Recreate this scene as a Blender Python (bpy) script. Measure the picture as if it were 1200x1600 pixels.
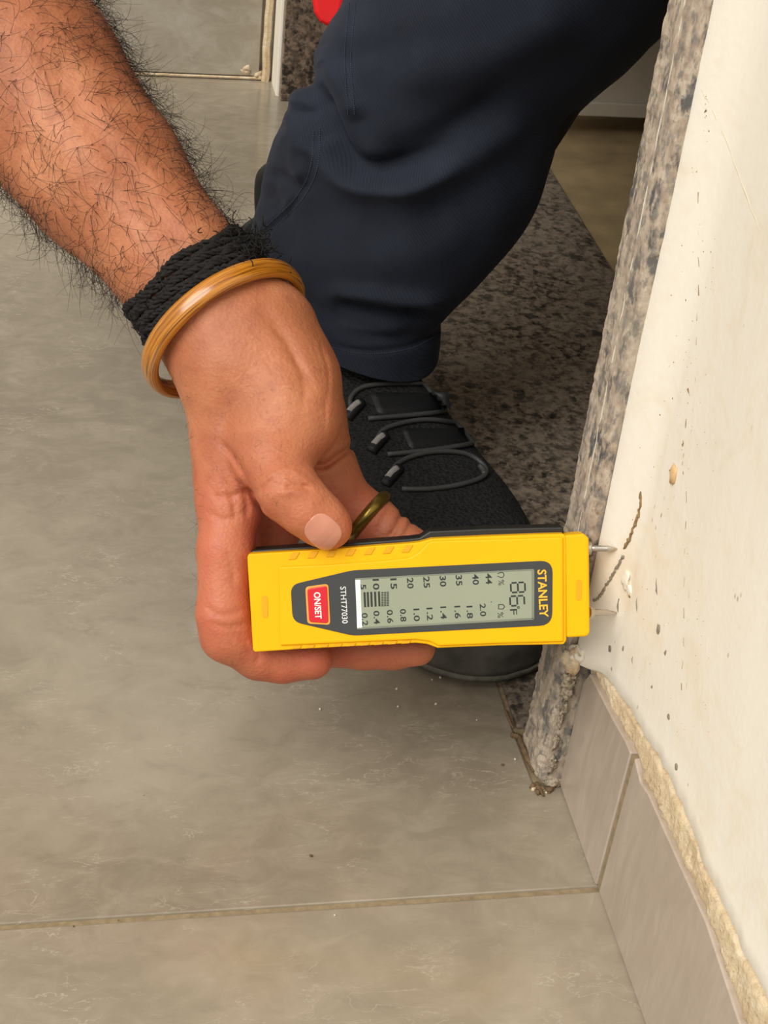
import bpy, bmesh, math, random
import numpy as np
from mathutils import Vector, Matrix
from mathutils.bvhtree import BVHTree

for o in list(bpy.data.objects): bpy.data.objects.remove(o)
sc = bpy.context.scene
COL = sc.collection

# ------------------------------------------------------------------ camera
# world: X into the right-hand wall, Y along that wall away from us, Z up (metres)
F = 2400.0
CAM = np.array([-0.19977114, -0.44727963, 0.47])
FW = np.array([0.19092713, 0.7965908, -0.57357644])
RT = np.array([0.9815018, -0.16336551, 0.09982952])
UP = np.array([0.01417933, 0.58202647, 0.81304621])
cd = bpy.data.cameras.new('camera'); cam = bpy.data.objects.new('camera', cd); COL.objects.link(cam)
cd.sensor_fit = 'VERTICAL'; cd.sensor_height = 24; cd.lens = 24 * F / 1600; cd.clip_start = 0.01
cam.matrix_world = Matrix([list(np.append(np.array([RT[i], UP[i], -FW[i]]), CAM[i])) for i in range(3)] + [[0, 0, 0, 1]])
sc.camera = cam

# ------------------------------------------------------------------ sky, sun, exposure
w = bpy.data.worlds.new('sky'); sc.world = w; w.use_nodes = True
bg = w.node_tree.nodes['Background']; bg.inputs[0].default_value = (1.0, 0.985, 0.95, 1); bg.inputs[1].default_value = 0.6
sd = bpy.data.lights.new('soft_daylight', 'SUN'); sun = bpy.data.objects.new('soft_daylight', sd); COL.objects.link(sun)
sd.energy = 2.95; sd.angle = math.radians(42); sd.color = (1.0, 0.975, 0.925)
sun.rotation_euler = Vector((0.54, 0.36, -0.76)).to_track_quat('-Z', 'Y').to_euler()
vs = sc.view_settings
vs.view_transform = 'Standard'; vs.look = 'None'; vs.exposure = 0.0; vs.gamma = 1.0; vs.use_curve_mapping = False

# ------------------------------------------------------------------ measuring helpers
def ray(x, y): return FW + RT * ((x - 600) / F) - UP * ((y - 800) / F)
def P(x, y, d): return CAM + ray(x, y) * d
def hit(x, y, ax, v):
    r = ray(x, y); return CAM + r * ((v - CAM[ax]) / r[ax])
def proj(V):
    v = np.asarray(V) - CAM; d = v @ FW
    return 600 + F * (v @ RT) / d, 800 - F * (v @ UP) / d, d
rng = np.random.default_rng(7); random.seed(7)

# ------------------------------------------------------------------ materials
def lin(c):
    r = []
    for v in c:
        v /= 255.0; r.append(v / 12.92 if v <= 0.04045 else ((v + 0.055) / 1.055) ** 2.4)
    return (*r, 1.0)
class NT:
    def __init__(s, name, rough=0.5, spec=0.5):
        s.m = bpy.data.materials.new(name); s.m.use_nodes = True
        s.t = s.m.node_tree; s.b = s.t.nodes['Principled BSDF']
        s.b.inputs['Roughness'].default_value = rough; s.b.inputs['Specular IOR Level'].default_value = spec
        s.pos = s.n('ShaderNodeNewGeometry').outputs['Position']
    def n(s, t, **k):
        nd = s.t.nodes.new(t)
        for a, v in k.items(): setattr(nd, a, v)
        return nd
    def link(s, a, b): s.t.links.new(a, b)
    def put(s, inp, v):
        if hasattr(v, 'is_linked'): s.link(v, inp)
        else: inp.default_value = v
    def mapping(s, scale, loc=(0, 0, 0), rot=(0, 0, 0), src=None):
        m = s.n('ShaderNodeMapping'); s.link(src or s.pos, m.inputs['Vector'])
        m.inputs['Scale'].default_value = scale; m.inputs['Location'].default_value = loc; m.inputs['Rotation'].default_value = rot
        return m.outputs[0]
    def noise(s, scale, detail=4, rough=0.55, dist=0.0, vec=None, out='Fac'):
        t = s.n('ShaderNodeTexNoise'); s.link(vec or s.pos, t.inputs['Vector'])
        t.inputs['Scale'].default_value = scale; t.inputs['Detail'].default_value = detail
        t.inputs['Roughness'].default_value = rough; t.inputs['Distortion'].default_value = dist
        return t.outputs[out]
    def voro(s, scale, feature='F1', vec=None, out='Distance', rnd=1.0):
        t = s.n('ShaderNodeTexVoronoi', feature=feature); s.link(vec or s.pos, t.inputs['Vector'])
        t.inputs['Scale'].default_value = scale; t.inputs['Randomness'].default_value = rnd
        return t.outputs[out]
    def ramp(s, fac, stops, interp='LINEAR'):
        r = s.n('ShaderNodeValToRGB'); r.color_ramp.interpolation = interp; s.link(fac, r.inputs[0])
        e = r.color_ramp.elements
        while len(e) < len(stops): e.new(0.5)
        for el, (p, c) in zip(e, stops):
            el.position = p; el.color = c if len(c) == 4 else lin(c)
        return r.outputs[0]
    def mix(s, fac, a, b, mode='MIX'):
        m = s.n('ShaderNodeMix', data_type='RGBA', blend_type=mode)
        s.put(m.inputs[0], fac); s.put(m.inputs[6], a); s.put(m.inputs[7], b); return m.outputs[2]
    def math(s, op, a, b=0.0, c=None, clamp=False):
        m = s.n('ShaderNodeMath', operation=op, use_clamp=clamp); s.put(m.inputs[0], a); s.put(m.inputs[1], b)
        if c is not None: s.put(m.inputs[2], c)
        return m.outputs[0]
    def dist_to(s, p):
        v = s.n('ShaderNodeVectorMath', operation='DISTANCE'); s.link(s.pos, v.inputs[0]); v.inputs[1].default_value = p
        return v.outputs['Value']
    def color(s, c): s.put(s.b.inputs['Base Color'], c); return s
    def rough(s, r): s.put(s.b.inputs['Roughness'], r); return s
    def bump(s, h, strength=0.3, dist=0.001):
        b = s.n('ShaderNodeBump'); s.link(h, b.inputs['Height']); b.inputs['Strength'].default_value = strength
        b.inputs['Distance'].default_value = dist; s.link(b.outputs[0], s.b.inputs['Normal']); return s

def plain(name, rgb, rough=0.5, spec=0.5, metal=0.0, var=0.12, vscale=60, bump=0.0, bscale=900):
    t = NT(name, rough, spec); c = lin(rgb)
    d = tuple(x * (1 - var) for x in c[:3]) + (1,); l = tuple(min(1, x * (1 + var)) for x in c[:3]) + (1,)
    t.color(t.ramp(t.noise(vscale, 3), [(0.3, d), (0.7, l)])); t.b.inputs['Metallic'].default_value = metal
    if bump: t.bump(t.noise(bscale, 3), bump, 0.0004)
    return t.m

def marble(name, base, light, dark, seed=0.0, vein=(206, 196, 178), rough=0.16, streak=(1, 1.7, 1), srot=(0, 0, 0.75), vk=1.3, spec=0.6):
    t = NT(name, rough, spec)
    v0 = t.mapping((1, 1, 1), (seed, seed * 1.7, seed * .6))
    big = t.noise(4.5, 5, 0.6, 0.4, v0)
    c = t.ramp(big, [(0.3, dark), (0.52, base), (0.75, light)])
    mid = t.noise(42, 7, 0.68, 0.7, t.mapping(streak, (seed, 0, 0), srot))
    c = t.mix(t.ramp(mid, [(0.46, (0, 0, 0, 1)), (0.74, (0.6, 0.6, 0.6, 1))]), c, lin(light))
    c = t.mix(t.ramp(mid, [(0.28, (0.5, 0.5, 0.5, 1)), (0.46, (0, 0, 0, 1))]), c, lin(dark))
    # thin pale feathery veins
    wv2 = t.noise(40, 4, 0.6, 0.5, t.mapping((streak[0], streak[1] * 1.8, streak[2]), (seed + 4, 0, 0), srot))
    vn2 = t.math('ABSOLUTE', t.math('SUBTRACT', wv2, 0.5))
    vm2 = t.math('MULTIPLY', t.ramp(vn2, [(0.0, (0.3 * vk,) * 3 + (1,)), (0.012, (0, 0, 0, 1))]),
                 t.ramp(t.noise(22, 4, 0.65, 0.4, v0), [(0.48, (0, 0, 0, 1)), (0.62, (1, 1, 1, 1))]))
    c = t.mix(vm2, c, lin(vein))
    spk = t.ramp(t.voro(34, vec=v0), [(0.008, (0.6, 0.6, 0.6, 1)), (0.018, (0, 0, 0, 1))])
    c = t.mix(spk, c, lin((88, 78, 66)))
    t.color(c)
    t.rough(t.ramp(t.noise(9, 4), [(0.3, (rough - .04,) * 3 + (1,)), (0.7, (rough + .08,) * 3 + (1,))]))
    t.bump(t.noise(160, 3), 0.03, 0.0003)
    return t.m

def granite(name, cols, scale=1.0, rough=0.45, stretch=(1, 1, 1), dusty=0.0, bump=0.15):
    """cols: black, grey, brown/pink, pale"""
    t = NT(name, rough, 0.5)
    v = t.mapping(stretch, (0.3, 0.1, 0.7))
    a = t.noise(230 * scale, 3, 0.6, 0.0, v)
    b = t.noise(150 * scale, 4, 0.65, 0.0, t.mapping(stretch, (2.3, 1.1, 4.7)))
    c = t.ramp(a, [(0.32, cols[1]), (0.45, cols[2]), (0.6, cols[3]), (0.72, cols[2])])
    c = t.mix(t.ramp(b, [(0.38, (0.95, 0.95, 0.95, 1)), (0.48, (0, 0, 0, 1))]), c, lin(cols[0]))
    c = t.mix(t.ramp(t.noise(330 * scale, 3, 0.6, 0, v), [(0.36, (0.8, 0.8, 0.8, 1)), (0.45, (0, 0, 0, 1))]), c, lin(cols[1]))
    if dusty:
        d = t.math('MULTIPLY', t.ramp(t.noise(16, 4, 0.6), [(0.42, (0, 0, 0, 1)), (0.7, (1, 1, 1, 1))]), dusty)
        c = t.mix(d, c, lin((176, 164, 146)))
    t.color(c); t.rough(t.ramp(a, [(0.3, (rough - .15,) * 3 + (1,)), (0.7, (rough + .15,) * 3 + (1,))]))
    t.bump(t.noise(420 * scale, 4, 0.6, 0.0, v), bump, 0.0012)
    return t.m

M = {}
M['floor_a'] = marble('floor_marble_shaded', (144, 133, 115), (167, 156, 138), (127, 116, 100), 0.0, spec=1.0, rough=.13)  # far row coloured darker to carry the shade under the hand
M['floor_b'] = marble('floor_marble_pale', (151, 139, 120), (173, 160, 141), (137, 125, 107), 3.1, spec=1.0, rough=.13)
M['skirt'] = marble('skirting_marble', (177, 162, 146), (194, 180, 164), (163, 148, 131), 6.4, rough=0.3, streak=(3, 3, .55), srot=(0.25, 0, 0), vk=.6)
M['back_tile'] = marble('back_skirting_marble', (176, 166, 148), (204, 198, 184), (158, 146, 128), 2.4, rough=0.25, streak=(1, 1, 1.6), srot=(0, .5, 0))
M['grout'] = plain('grout', (142, 125, 97), 0.9, 0.2, var=0.2, vscale=300, bump=0.4)
M['granite'] = granite('granite_threshold', [(36, 33, 29), (70, 62, 54), (108, 94, 80), (136, 122, 106)], 0.75, 0.4, dusty=0.25)
M['granite_jamb'] = granite('granite_jamb', [(74, 76, 78), (122, 118, 112), (168, 150, 132), (192, 178, 158)], 1.0, 0.6, (1, 1, 0.5), dusty=0.5, bump=0.35)
M['granite_far'] = granite('granite_far_jamb', [(44, 38, 33), (82, 70, 60), (112, 95, 80), (150, 130, 112)], 0.9, 0.4)
M['tan_floor'] = plain('tan_floor', (160, 138, 102), 0.55, 0.4, var=0.22, vscale=28, bump=0.1)
M['door_white'] = plain('white_door_paint', (206, 196, 178), 0.5, 0.4, var=0.05)
M['white_line'] = plain('chalky_filler', (212, 204, 188), 0.85, 0.2, var=0.1, vscale=400, bump=0.4)

# plaster
STAIN = hit(1030, 470, 0, 0.003)
def plaster(name, stained=True):
    t = NT(name, 0.62, 0.35)
    c = t.ramp(t.noise(7, 4, 0.6, 0.6, t.mapping((1, 1, 0.5))), [(0.3, (231, 224, 208)), (0.7, (242, 236, 222))])
    warm = t.ramp(t.noise(30, 5, 0.65, 1.2), [(0.5, (0, 0, 0, 1)), (0.76, (0.45, 0.45, 0.45, 1))])
    c = t.mix(warm, c, lin((226, 205, 168)))
    if stained:
        n = t.math('MULTIPLY', t.noise(120, 4, 0.6), 0.022)
        d = t.math('ADD', t.dist_to(tuple(STAIN)), n)
        c = t.mix(t.ramp(d, [(0.012, (0.62, 0.62, 0.62, 1)), (0.021, (0, 0, 0, 1))]), c, lin((196, 156, 106)))
        P2 = hit(985, 905, 0, 0.003)
        d2 = t.math('ADD', t.dist_to(tuple(P2)), t.math('MULTIPLY', t.noise(160, 4, 0.6), 0.03))
        c = t.mix(t.ramp(d2, [(0.018, (0.4, 0.4, 0.4, 1)), (0.03, (0, 0, 0, 1))]), c, lin((220, 200, 165)))
    # tiny brown pits along vertical trowel lines
    sp = t.voro(260, vec=t.mapping((1, 1, 0.6)))
    msk = t.ramp(t.noise(26, 3, 0.6, 0, t.mapping((1, 2.6, 0.35))), [(0.6, (0, 0, 0, 1)), (0.68, (1, 1, 1, 1))])
    sp = t.math('MULTIPLY', t.ramp(sp, [(0.1, (0.8, 0.8, 0.8, 1)), (0.2, (0, 0, 0, 1))]), msk)
    c = t.mix(sp, c, lin((168, 146, 112)))
    t.color(c)
    h = t.math('ADD', t.noise(40, 5, 0.6, 0.3, t.mapping((1, 1, 0.4))), t.math('MULTIPLY', t.noise(300, 3), 0.25))
    t.bump(h, 0.4, 0.0014)
    return t.m
M['plaster'] = plaster('cream_plaster'); M['plaster_plain'] = plaster('plain_plaster', False)
def mortar():
    t = NT('sandy_mortar', 0.92, 0.15)
    c = t.ramp(t.noise(60, 5, 0.7, 0.8), [(0.3, (206, 180, 142)), (0.5, (226, 204, 168)), (0.72, (240, 226, 198))])
    c = t.mix(t.ramp(t.noise(340, 3, 0.6), [(0.6, (0, 0, 0, 1)), (0.7, (0.5, 0.5, 0.5, 1))]), c, lin((150, 124, 92)))
    t.color(c); t.bump(t.noise(520, 5, 0.7), 0.8, 0.0016); return t.m
M['mortar'] = mortar()
M['crack'] = plain('brown_crack', (150, 124, 88), 0.9, 0.1, var=0.3, vscale=300)
M['greycrack'] = plain('grey_blot', (138, 128, 112), 0.8, 0.2, var=0.2, vscale=300)
M['debris'] = plain('brown_debris', (112, 92, 68), 0.9, 0.1, var=0.3, vscale=300, bump=0.5)

def skin():
    t = NT('tan_skin', 0.5, 0.4)
    c = t.ramp(t.noise(26, 4, 0.6, 0.4), [(0.3, (162, 97, 64)), (0.52, (184, 115, 78)), (0.74, (202, 136, 96))])
    c = t.mix(t.ramp(t.noise(150, 5, 0.7, 0.6), [(0.5, (0, 0, 0, 1)), (0.74, (0.55, 0.55, 0.55, 1))]), c, lin((158, 84, 62)))
    r = t.ramp(t.dist_to(tuple(P(460, 900, 0.61))), [(0.03, (0.8, 0.8, 0.8, 1)), (0.075, (0, 0, 0, 1))])
    r = t.math('MULTIPLY', r, t.ramp(t.noise(60, 3), [(0.3, (0.4, 0.4, 0.4, 1)), (0.7, (1, 1, 1, 1))]))
    c = t.mix(r, c, lin((192, 88, 70)))
    c = t.mix(t.ramp(t.voro(900), [(0.0, (0.16, 0.16, 0.16, 1)), (0.5, (0, 0, 0, 1))]), c, lin((150, 82, 58)))
    t.color(c)
    ln = t.noise(330, 3, 0.6, 1.2, t.mapping((1, 1, 3.2), rot=(0.5, 0.3, 0)))
    h = t.math('ADD', t.math('MULTIPLY', t.voro(700), .8), t.math('ADD', t.math('MULTIPLY', t.noise(200, 5, 0.65, 1.5), 1.0), t.math('MULTIPLY', ln, 1.0)))
    t.bump(h, 0.26, 0.0008)
    t.b.inputs['Subsurface Weight'].default_value = 0.12
    t.b.inputs['Subsurface Radius'].default_value = (0.006, 0.0022, 0.0012); t.b.inputs['Subsurface Scale'].default_value = 0.5
    return t.m
M['skin'] = skin()
M['nail'] = plain('pink_nail', (208, 142, 118), 0.28, 0.5, var=0.06, vscale=120)
M['hair'] = plain('dark_hair', (46, 32, 24), 0.45, 0.4)
M['thread'] = plain('black_thread', (36, 34, 33), 0.85, 0.2, var=0.3, vscale=500, bump=0.5)
def bangle_mat():
    t = NT('amber_bangle', 0.25, 0.5)
    co = t.n('ShaderNodeTexCoord').outputs['UV']
    a = t.noise(3.2, 4, 0.6, 0.6, t.mapping((2.2, 9, 1), src=co))
    c = t.ramp(a, [(0.34, (84, 50, 14)), (0.43, (158, 94, 18)), (0.58, (200, 130, 34)), (0.75, (140, 80, 16))])
    t.color(c); t.b.inputs['Coat Weight'].default_value = 0.5; t.b.inputs['Coat Roughness'].default_value = 0.16; return t.m
M['bangle'] = bangle_mat()
M['ring'] = plain('dull_brass', (126, 104, 44), 0.3, 0.5, metal=0.75, var=0.25, vscale=300)
def cloth_mat():
    t = NT('navy_twill', 0.85, 0.25)
    c = t.ramp(t.noise(30, 4, 0.6), [(0.3, (26, 30, 40)), (0.7, (35, 40, 52))])
    wv = t.n('ShaderNodeTexWave'); t.link(t.mapping((1, 1, 1), rot=(0.6, 0.4, 0.8)), wv.inputs['Vector']); wv.inputs['Scale'].default_value = 260
    wv.inputs['Distortion'].default_value = 1.0
    c = t.mix(t.math('MULTIPLY', wv.outputs['Fac'], 0.07), c, lin((78, 86, 104)))
    t.color(c); t.bump(t.math('ADD', t.math('MULTIPLY', wv.outputs['Fac'], .3), t.noise(900, 3)), 0.12, 0.0004)
    t.b.inputs['Sheen Weight'].default_value = 0.12; t.b.inputs['Sheen Roughness'].default_value = 0.5
    t.b.inputs['Sheen Tint'].default_value = lin((120, 130, 160))
    return t.m
M['cloth'] = cloth_mat()
M['stitch'] = plain('navy_stitching', (66, 72, 88), 0.9, 0.2)
def knit():
    t = NT('black_knit', 0.85, 0.25)
    v = t.voro(520, vec=t.mapping((1, 1.6, 1)))
    t.color(t.ramp(v, [(0.1, (12, 12, 13)), (0.6, (38, 38, 38))])); t.bump(v, 0.8, 0.0012); return t.m
M['knit'] = knit()
M['shoe_smooth'] = plain('black_shoe_panel', (24, 24, 25), 0.55, 0.4, var=0.2)
M['sole'] = plain('dusty_black_rubber', (82, 79, 72), 0.8, 0.3, var=0.3, vscale=80, bump=0.3)
M['sole_edge'] = plain('grey_rubber_edge', (104, 100, 90), 0.9, 0.2, var=0.3, vscale=200, bump=0.3)
M['cord'] = plain('grey_lace_cord', (66, 66, 65), 0.5, 0.4)
M['webbing'] = plain('pale_webbing', (150, 146, 142), 0.8, 0.2, var=0.15, vscale=400)
M['red'] = plain('bright_red_fabric', (214, 10, 14), 0.7, 0.3, var=0.08)
M['yellow'] = plain('yellow_plastic', (241, 180, 0), 0.45, 0.22, var=0.02, bump=0.05, bscale=1500)
M['yellow_dark'] = plain('yellow_plastic_shaded', (226, 162, 0), 0.5, 0.4, var=0.03)  # darker copy of the yellow; recess shade painted into slots and ribs
M['black_pl'] = plain('black_plastic', (26, 25, 22), 0.45, 0.5)
M['panel'] = plain('charcoal_panel', (58, 60, 60), 0.5, 0.4, var=0.04)
M['lcd'] = plain('lcd_grey_green', (150, 155, 134), 0.18, 0.5, var=0.03, vscale=40)
M['seg'] = plain('lcd_segment', (52, 54, 50), 0.4, 0.3)
M['glass_glare'] = plain('painted_glass_glare', (226, 234, 236), 0.08, 0.8)  # pale colour paints in the glare along the glass bevel
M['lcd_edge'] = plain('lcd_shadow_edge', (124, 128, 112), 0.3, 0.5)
M['button'] = plain('red_button', (206, 26, 40), 0.35, 0.5, var=0.04)
M['gold'] = plain('orange_bezel', (226, 158, 66), 0.35, 0.5)
M['letter_y'] = plain('yellow_lettering', (246, 182, 52), 0.5, 0.3)
M['letter_w'] = plain('white_lettering', (226, 226, 222), 0.5, 0.3)
M['letter_p'] = plain('pink_white_lettering', (252, 232, 226), 0.5, 0.3)
M['steel'] = plain('steel_pin', (190, 182, 170), 0.25, 0.5, metal=0.9)

# ------------------------------------------------------------------ mesh helpers
def link(name, me, mat=None, parent=None, smooth=False, kind=None):
    o = bpy.data.objects.new(name, me); COL.objects.link(o)
    if mat is not None and not me.materials: me.materials.append(mat)
    if smooth: me.polygons.foreach_set('use_smooth', [True] * len(me.polygons))
    if parent is not None: o.parent = parent
    if kind: o['kind'] = kind
    return o
def mesh(name, verts, faces):
    me = bpy.data.meshes.new(name); me.from_pydata([tuple(map(float, v)) for v in verts], [], [tuple(map(int, f)) for f in faces]); me.update(); return me
def empty(name, loc, label=None, cat=None):
    o = bpy.data.objects.new(name, None); COL.objects.link(o); o.location = tuple(loc); o.empty_display_size = 0.02
    if label: o['label'] = label
    if cat: o['category'] = cat
    return o
def bevel(o, w, seg=2, ang=30):
    m = o.modifiers.new('bevel', 'BEVEL'); m.width = w; m.segments = seg; m.limit_method = 'ANGLE'; m.angle_limit = math.radians(ang); return o
def box_mesh(name, a, b):
    x0, y0, z0 = a; x1, y1, z1 = b
    v = [(x0, y0, z0), (x1, y0, z0), (x1, y1, z0), (x0, y1, z0), (x0, y0, z1), (x1, y0, z1), (x1, y1, z1), (x0, y1, z1)]
    return mesh(name, v, [(3, 2, 1, 0), (4, 5, 6, 7), (0, 1, 5, 4), (1, 2, 6, 5), (2, 3, 7, 6), (3, 0, 4, 7)])
def box(name, a, b, mat, parent=None, bev=0.0, kind=None):
    o = link(name, box_mesh(name, a, b), mat, parent, kind=kind)
    if bev: bevel(o, bev)
    return o
def prism_mesh(name, poly, fn):
    """poly: ordered 2D outline; fn(u,v,side) -> 3D, side 0/1"""
    n = len(poly)
    v = [fn(*p, 0) for p in poly] + [fn(*p, 1) for p in poly]
    f = [tuple(range(n))[::-1], tuple(range(n, 2 * n))] + [(i, (i + 1) % n, n + (i + 1) % n, n + i) for i in range(n)]
    me = mesh(name, v, f); bm = bmesh.new(); bm.from_mesh(me); bmesh.ops.recalc_face_normals(bm, faces=bm.faces); bm.to_mesh(me); bm.free(); return me
def tube_geo(path, rad, sides=6, closed=False, V=None, Fc=None, flat=None):
    """append a tube along path (N,3). rad scalar or array; flat=(dir vector list, scale) squashes"""
    if V is None: V, Fc = [], []
    p = np.asarray(path, float); n = len(p); r = np.broadcast_to(np.asarray(rad, float), (n,))
    if closed: t = np.roll(p, -1, 0) - np.roll(p, 1, 0)
    else: t = np.gradient(p, axis=0)
    t /= np.linalg.norm(t, axis=1)[:, None] + 1e-12
    ref = np.array([0.31, 0.22, 0.92]); 
    u = np.cross(t[0], ref); u /= np.linalg.norm(u); base = len(V)
    for i in range(n):
        u = u - t[i] * (u @ t[i]); u /= np.linalg.norm(u) + 1e-12; b = np.cross(t[i], u)
        for k in range(sides):
            a = 2 * math.pi * k / sides; V.append(p[i] + (u * math.cos(a) + b * math.sin(a)) * r[i])
    m = n if closed else n - 1
    for i in range(m):
        j = (i + 1) % n
        for k in range(sides):
            l = (k + 1) % sides; Fc.append((base + i * sides + k, base + i * sides + l, base + j * sides + l, base + j * sides + k))
    if not closed:
        Fc.append(tuple(base + k for k in range(sides))[::-1]); Fc.append(tuple(base + (n - 1) * sides + k for k in range(sides)))
    return V, Fc
def spline(pts, n):
    p = np.asarray(pts, float); m = len(p); q = np.vstack([2 * p[0] - p[1], p, 2 * p[-1] - p[-2]])
    out = []
    for s in np.linspace(0, m - 1, n):
        i = min(int(s), m - 2); f = s - i; a, b, c, d = q[i], q[i + 1], q[i + 2], q[i + 3]
        out.append(0.5 * (2 * b + (c - a) * f + (2 * a - 5 * b + 4 * c - d) * f * f + (3 * b - a - 3 * c + d) * f ** 3))
    return np.array(out)
def vnoise(p, s, seed=0):
    from mathutils import noise as N
    return N.noise(Vector((p[0] * s + seed, p[1] * s, p[2] * s)))
def fix_normals(me):
    bm = bmesh.new(); bm.from_mesh(me); bmesh.ops.recalc_face_normals(bm, faces=bm.faces); bm.to_mesh(me); bm.free()

# ================================================================== SETTING
GY = -0.0565            # joint between the two rows of floor tiles (and of the skirting)
BACK = 0.848            # face of the wall at the far end
floor = box('floor', (-3.2, -2.6, -0.12), (0.05, BACK + .1, -0.0009), M['grout'], kind='structure')
cols = [(-0.612, -0.0115), (-1.214, -0.615), (-1.816, -1.217), (-2.418, -1.819)]
rows = [(GY + 0.0012, BACK + 0.003), (GY - 0.9, GY - 0.0012), (GY - 1.803, GY - 0.903)]
for ci, (x0, x1) in enumerate(cols):
    for ri, (y0, y1) in enumerate(rows):
        if ci == 0 and ri == 0:   # tile that meets the threshold: notched around the jamb and skirting
            poly = [(x0, y0), (0.004, y0), (0.004, 0.001), (-0.0112, 0.0012), (-0.0125, 0.04), (-0.0125, y1), (x0, y1)]
            me = prism_mesh('floor_tile', poly, lambda u, v, s: (u, v, -0.01 * (1 - s)))
            o = link('floor_tile', me, M['floor_a'], floor)
        else:
            xx = 0.004 if ci == 0 else x1
            o = box('floor_tile', (x0, y0, -0.01), (xx, y1, 0.0), M['floor_b'] if ri else M['floor_a'], floor)
        bevel(o, 0.0008, 2)

# granite threshold and the floor of the room beyond
thr = box('trim_1', (-0.0105, 0.0375, -0.05), (0.170, 0.800, 0.0012), M['granite'], kind='structure'); bevel(thr, 0.001)
thr['label'] = 'dark speckled granite threshold slab in the doorway'
inner_floor = box('floor_inner', (0.1705, -1.6, -0.06), (2.6, 1.6, -0.0005), M['tan_floor'], kind='structure')

# skirting tiles on the right wall; upper edges as measured
WX = 0.003
def wall_yz(pts, x=0.0): return [(hit(a, b, 0, x)[1], hit(a, b, 0, x)[2]) for a, b in pts]
top1 = wall_yz([(905, 1046), (921, 1052), (938, 1085), (958, 1124), (977, 1157)])
top2 = wall_yz([(986, 1176), (998, 1222), (1010, 1240), (1030, 1285), (1060, 1352), (1100, 1440), (1150, 1592)])
base_r = empty('baseboard_right', (0, 0, 0)); base_r['kind'] = 'structure'
def skirt_tile(y0, y1, top, px=0.0):
    poly = [(y1, 0.0006), (y0, 0.0006)] + sorted([t for t in top if y0 - .001 <= t[0] <= y1 + .001], key=lambda t: t[0])
    me = prism_mesh('skirting_tile', poly, lambda u, v, s: (px + 0.0085 * s, u, v)); o = link('skirting_tile', me, M['skirt'], base_r); bevel(o, 0.0006, 1); return o
ya = GY - 0.001
t1 = [(0.0015, top1[0][1] - .001)] + [t for t in top1 if ya + .002 < t[0] < -.001] + [(ya + 0.0022, top1[-1][1])]
skirt_tile(ya + 0.0022, 0.0015, t1)
zl = top2[-1][1]; yl = top2[-1][0]
t2 = [(ya - 0.0008, top2[0][1])] + [t for t in top2 if t[0] < ya - .003] + [(GY - 0.604, zl)]
skirt_tile(GY - 0.604, ya - 0.0008, t2, 0.0006)
skirt_tile(GY - 1.21, GY - 0.607, [(GY - 1.21, zl), (GY - .607, zl)])
skirt_tile(GY - 1.82, GY - 1.213, [(GY - 1.82, zl), (GY - 1.213, zl)])
link('joint_filler', box_mesh('jf', (0.0012, ya - 0.003, 0.0), (0.009, ya + 0.004, 0.073)), M['grout'], base_r)

# plaster wall: core, ragged plaster coat, exposed mortar band
edge = wall_yz([(897, 1012), (912, 1020), (926, 1037), (945, 1062), (962, 1084), (985, 1118), (1003, 1148), (1030, 1192), (1050, 1230), (1063, 1262),
                (1080, 1302), (1100, 1360), (1118, 1398), (1142, 1450), (1168, 1510), (1197, 1572)], WX)
edge = sorted(edge); ey = np.array([e[0] for e in edge]); ez = np.array([e[1] for e in edge])
def edge_z(y): return float(np.interp(y, ey, ez)) + 0.0016 * vnoise((y, 0, 0), 160) + 0.0012 * vnoise((y, 3, 0), 60)
tops = sorted(t1 + t2); ty = np.array([t[0] for t in tops]); tz = np.array([t[1] for t in tops])
def top_z(y): return float(np.interp(y, ty, tz))
wall_r = empty('wall_right', (0, 0, 0)); wall_r['kind'] = 'structure'
box('wall_core', (0.0165, -3.0, -0.02), (0.168, 0.002, 2.7), M['plaster_plain'], wall_r)
box('lintel', (0.004, 0.0, 2.1), (0.168, BACK + 0.05, 2.7), M['plaster_plain'], wall_r)
def jamb_y(z): return -0.001 + 0.04 * min(z, 0.5)     # where the plaster meets the granite
ys = np.concatenate([[-3.0, -2.0, -1.2, -.8, -.6, -.45], np.linspace(-.35, -0.014, 220), [0.25, 0.45, .65, .8, .92, 1.0]])
V, Fc = [], []
zs_up = [0.0, 0.003, 0.008, 0.02, 0.035, 0.05, 0.075, 0.1, 0.15, 0.2, 0.27, 0.35, 0.6, 1.2, 2.7]
for y in ys:
    fr_ = y if y > 0 else 0.0; e = edge_z(y if y <= 0 else -0.014 + fr_ * 0.014)
    def pt(z, dx=0.0):
        yy = y if fr_ == 0 else -0.014 + fr_ * (jamb_y(z) + 0.014 + .0006 * vnoise((z, 0, 3), 200))
        k = fr_ * fr_ * (3 - 2 * fr_); return (WX - 0.0085 * k + dx, yy, z)
    V.append((0.0155, pt(e)[1], e + .001)); V.append(pt(e, 0.0022 + .004 * fr_))
    for k, z in enumerate(zs_up[1:]):
        zz = e + z if z < 2.7 else 2.7; q = pt(zz)
        V.append((q[0] - 0.0006 * (z < .004) + 0.0007 * vnoise((q[1], zz, 1), 14) + 0.0003 * vnoise((q[1], zz, 5), 60), q[1], zz))
nc = len(zs_up) + 1
for i in range(len(ys) - 1):
    for k in range(nc - 1): Fc.append((i * nc + k, i * nc + k + 1, (i + 1) * nc + k + 1, (i + 1) * nc + k))
me = mesh('plaster_coat', V, Fc); fix_normals(me); link('plaster_coat', me, M['plaster'], wall_r, True)
bw = BVHTree.FromPolygons([v.co[:] for v in me.vertices], [tuple(p.vertices) for p in me.polygons])
def wall_hit(px, py, default=0.003):
    h_ = bw.ray_cast(Vector(CAM), Vector(ray(px, py)).normalized())[0]
    return np.array(h_) if h_ is not None else hit(px, py, 0, default)
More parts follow.
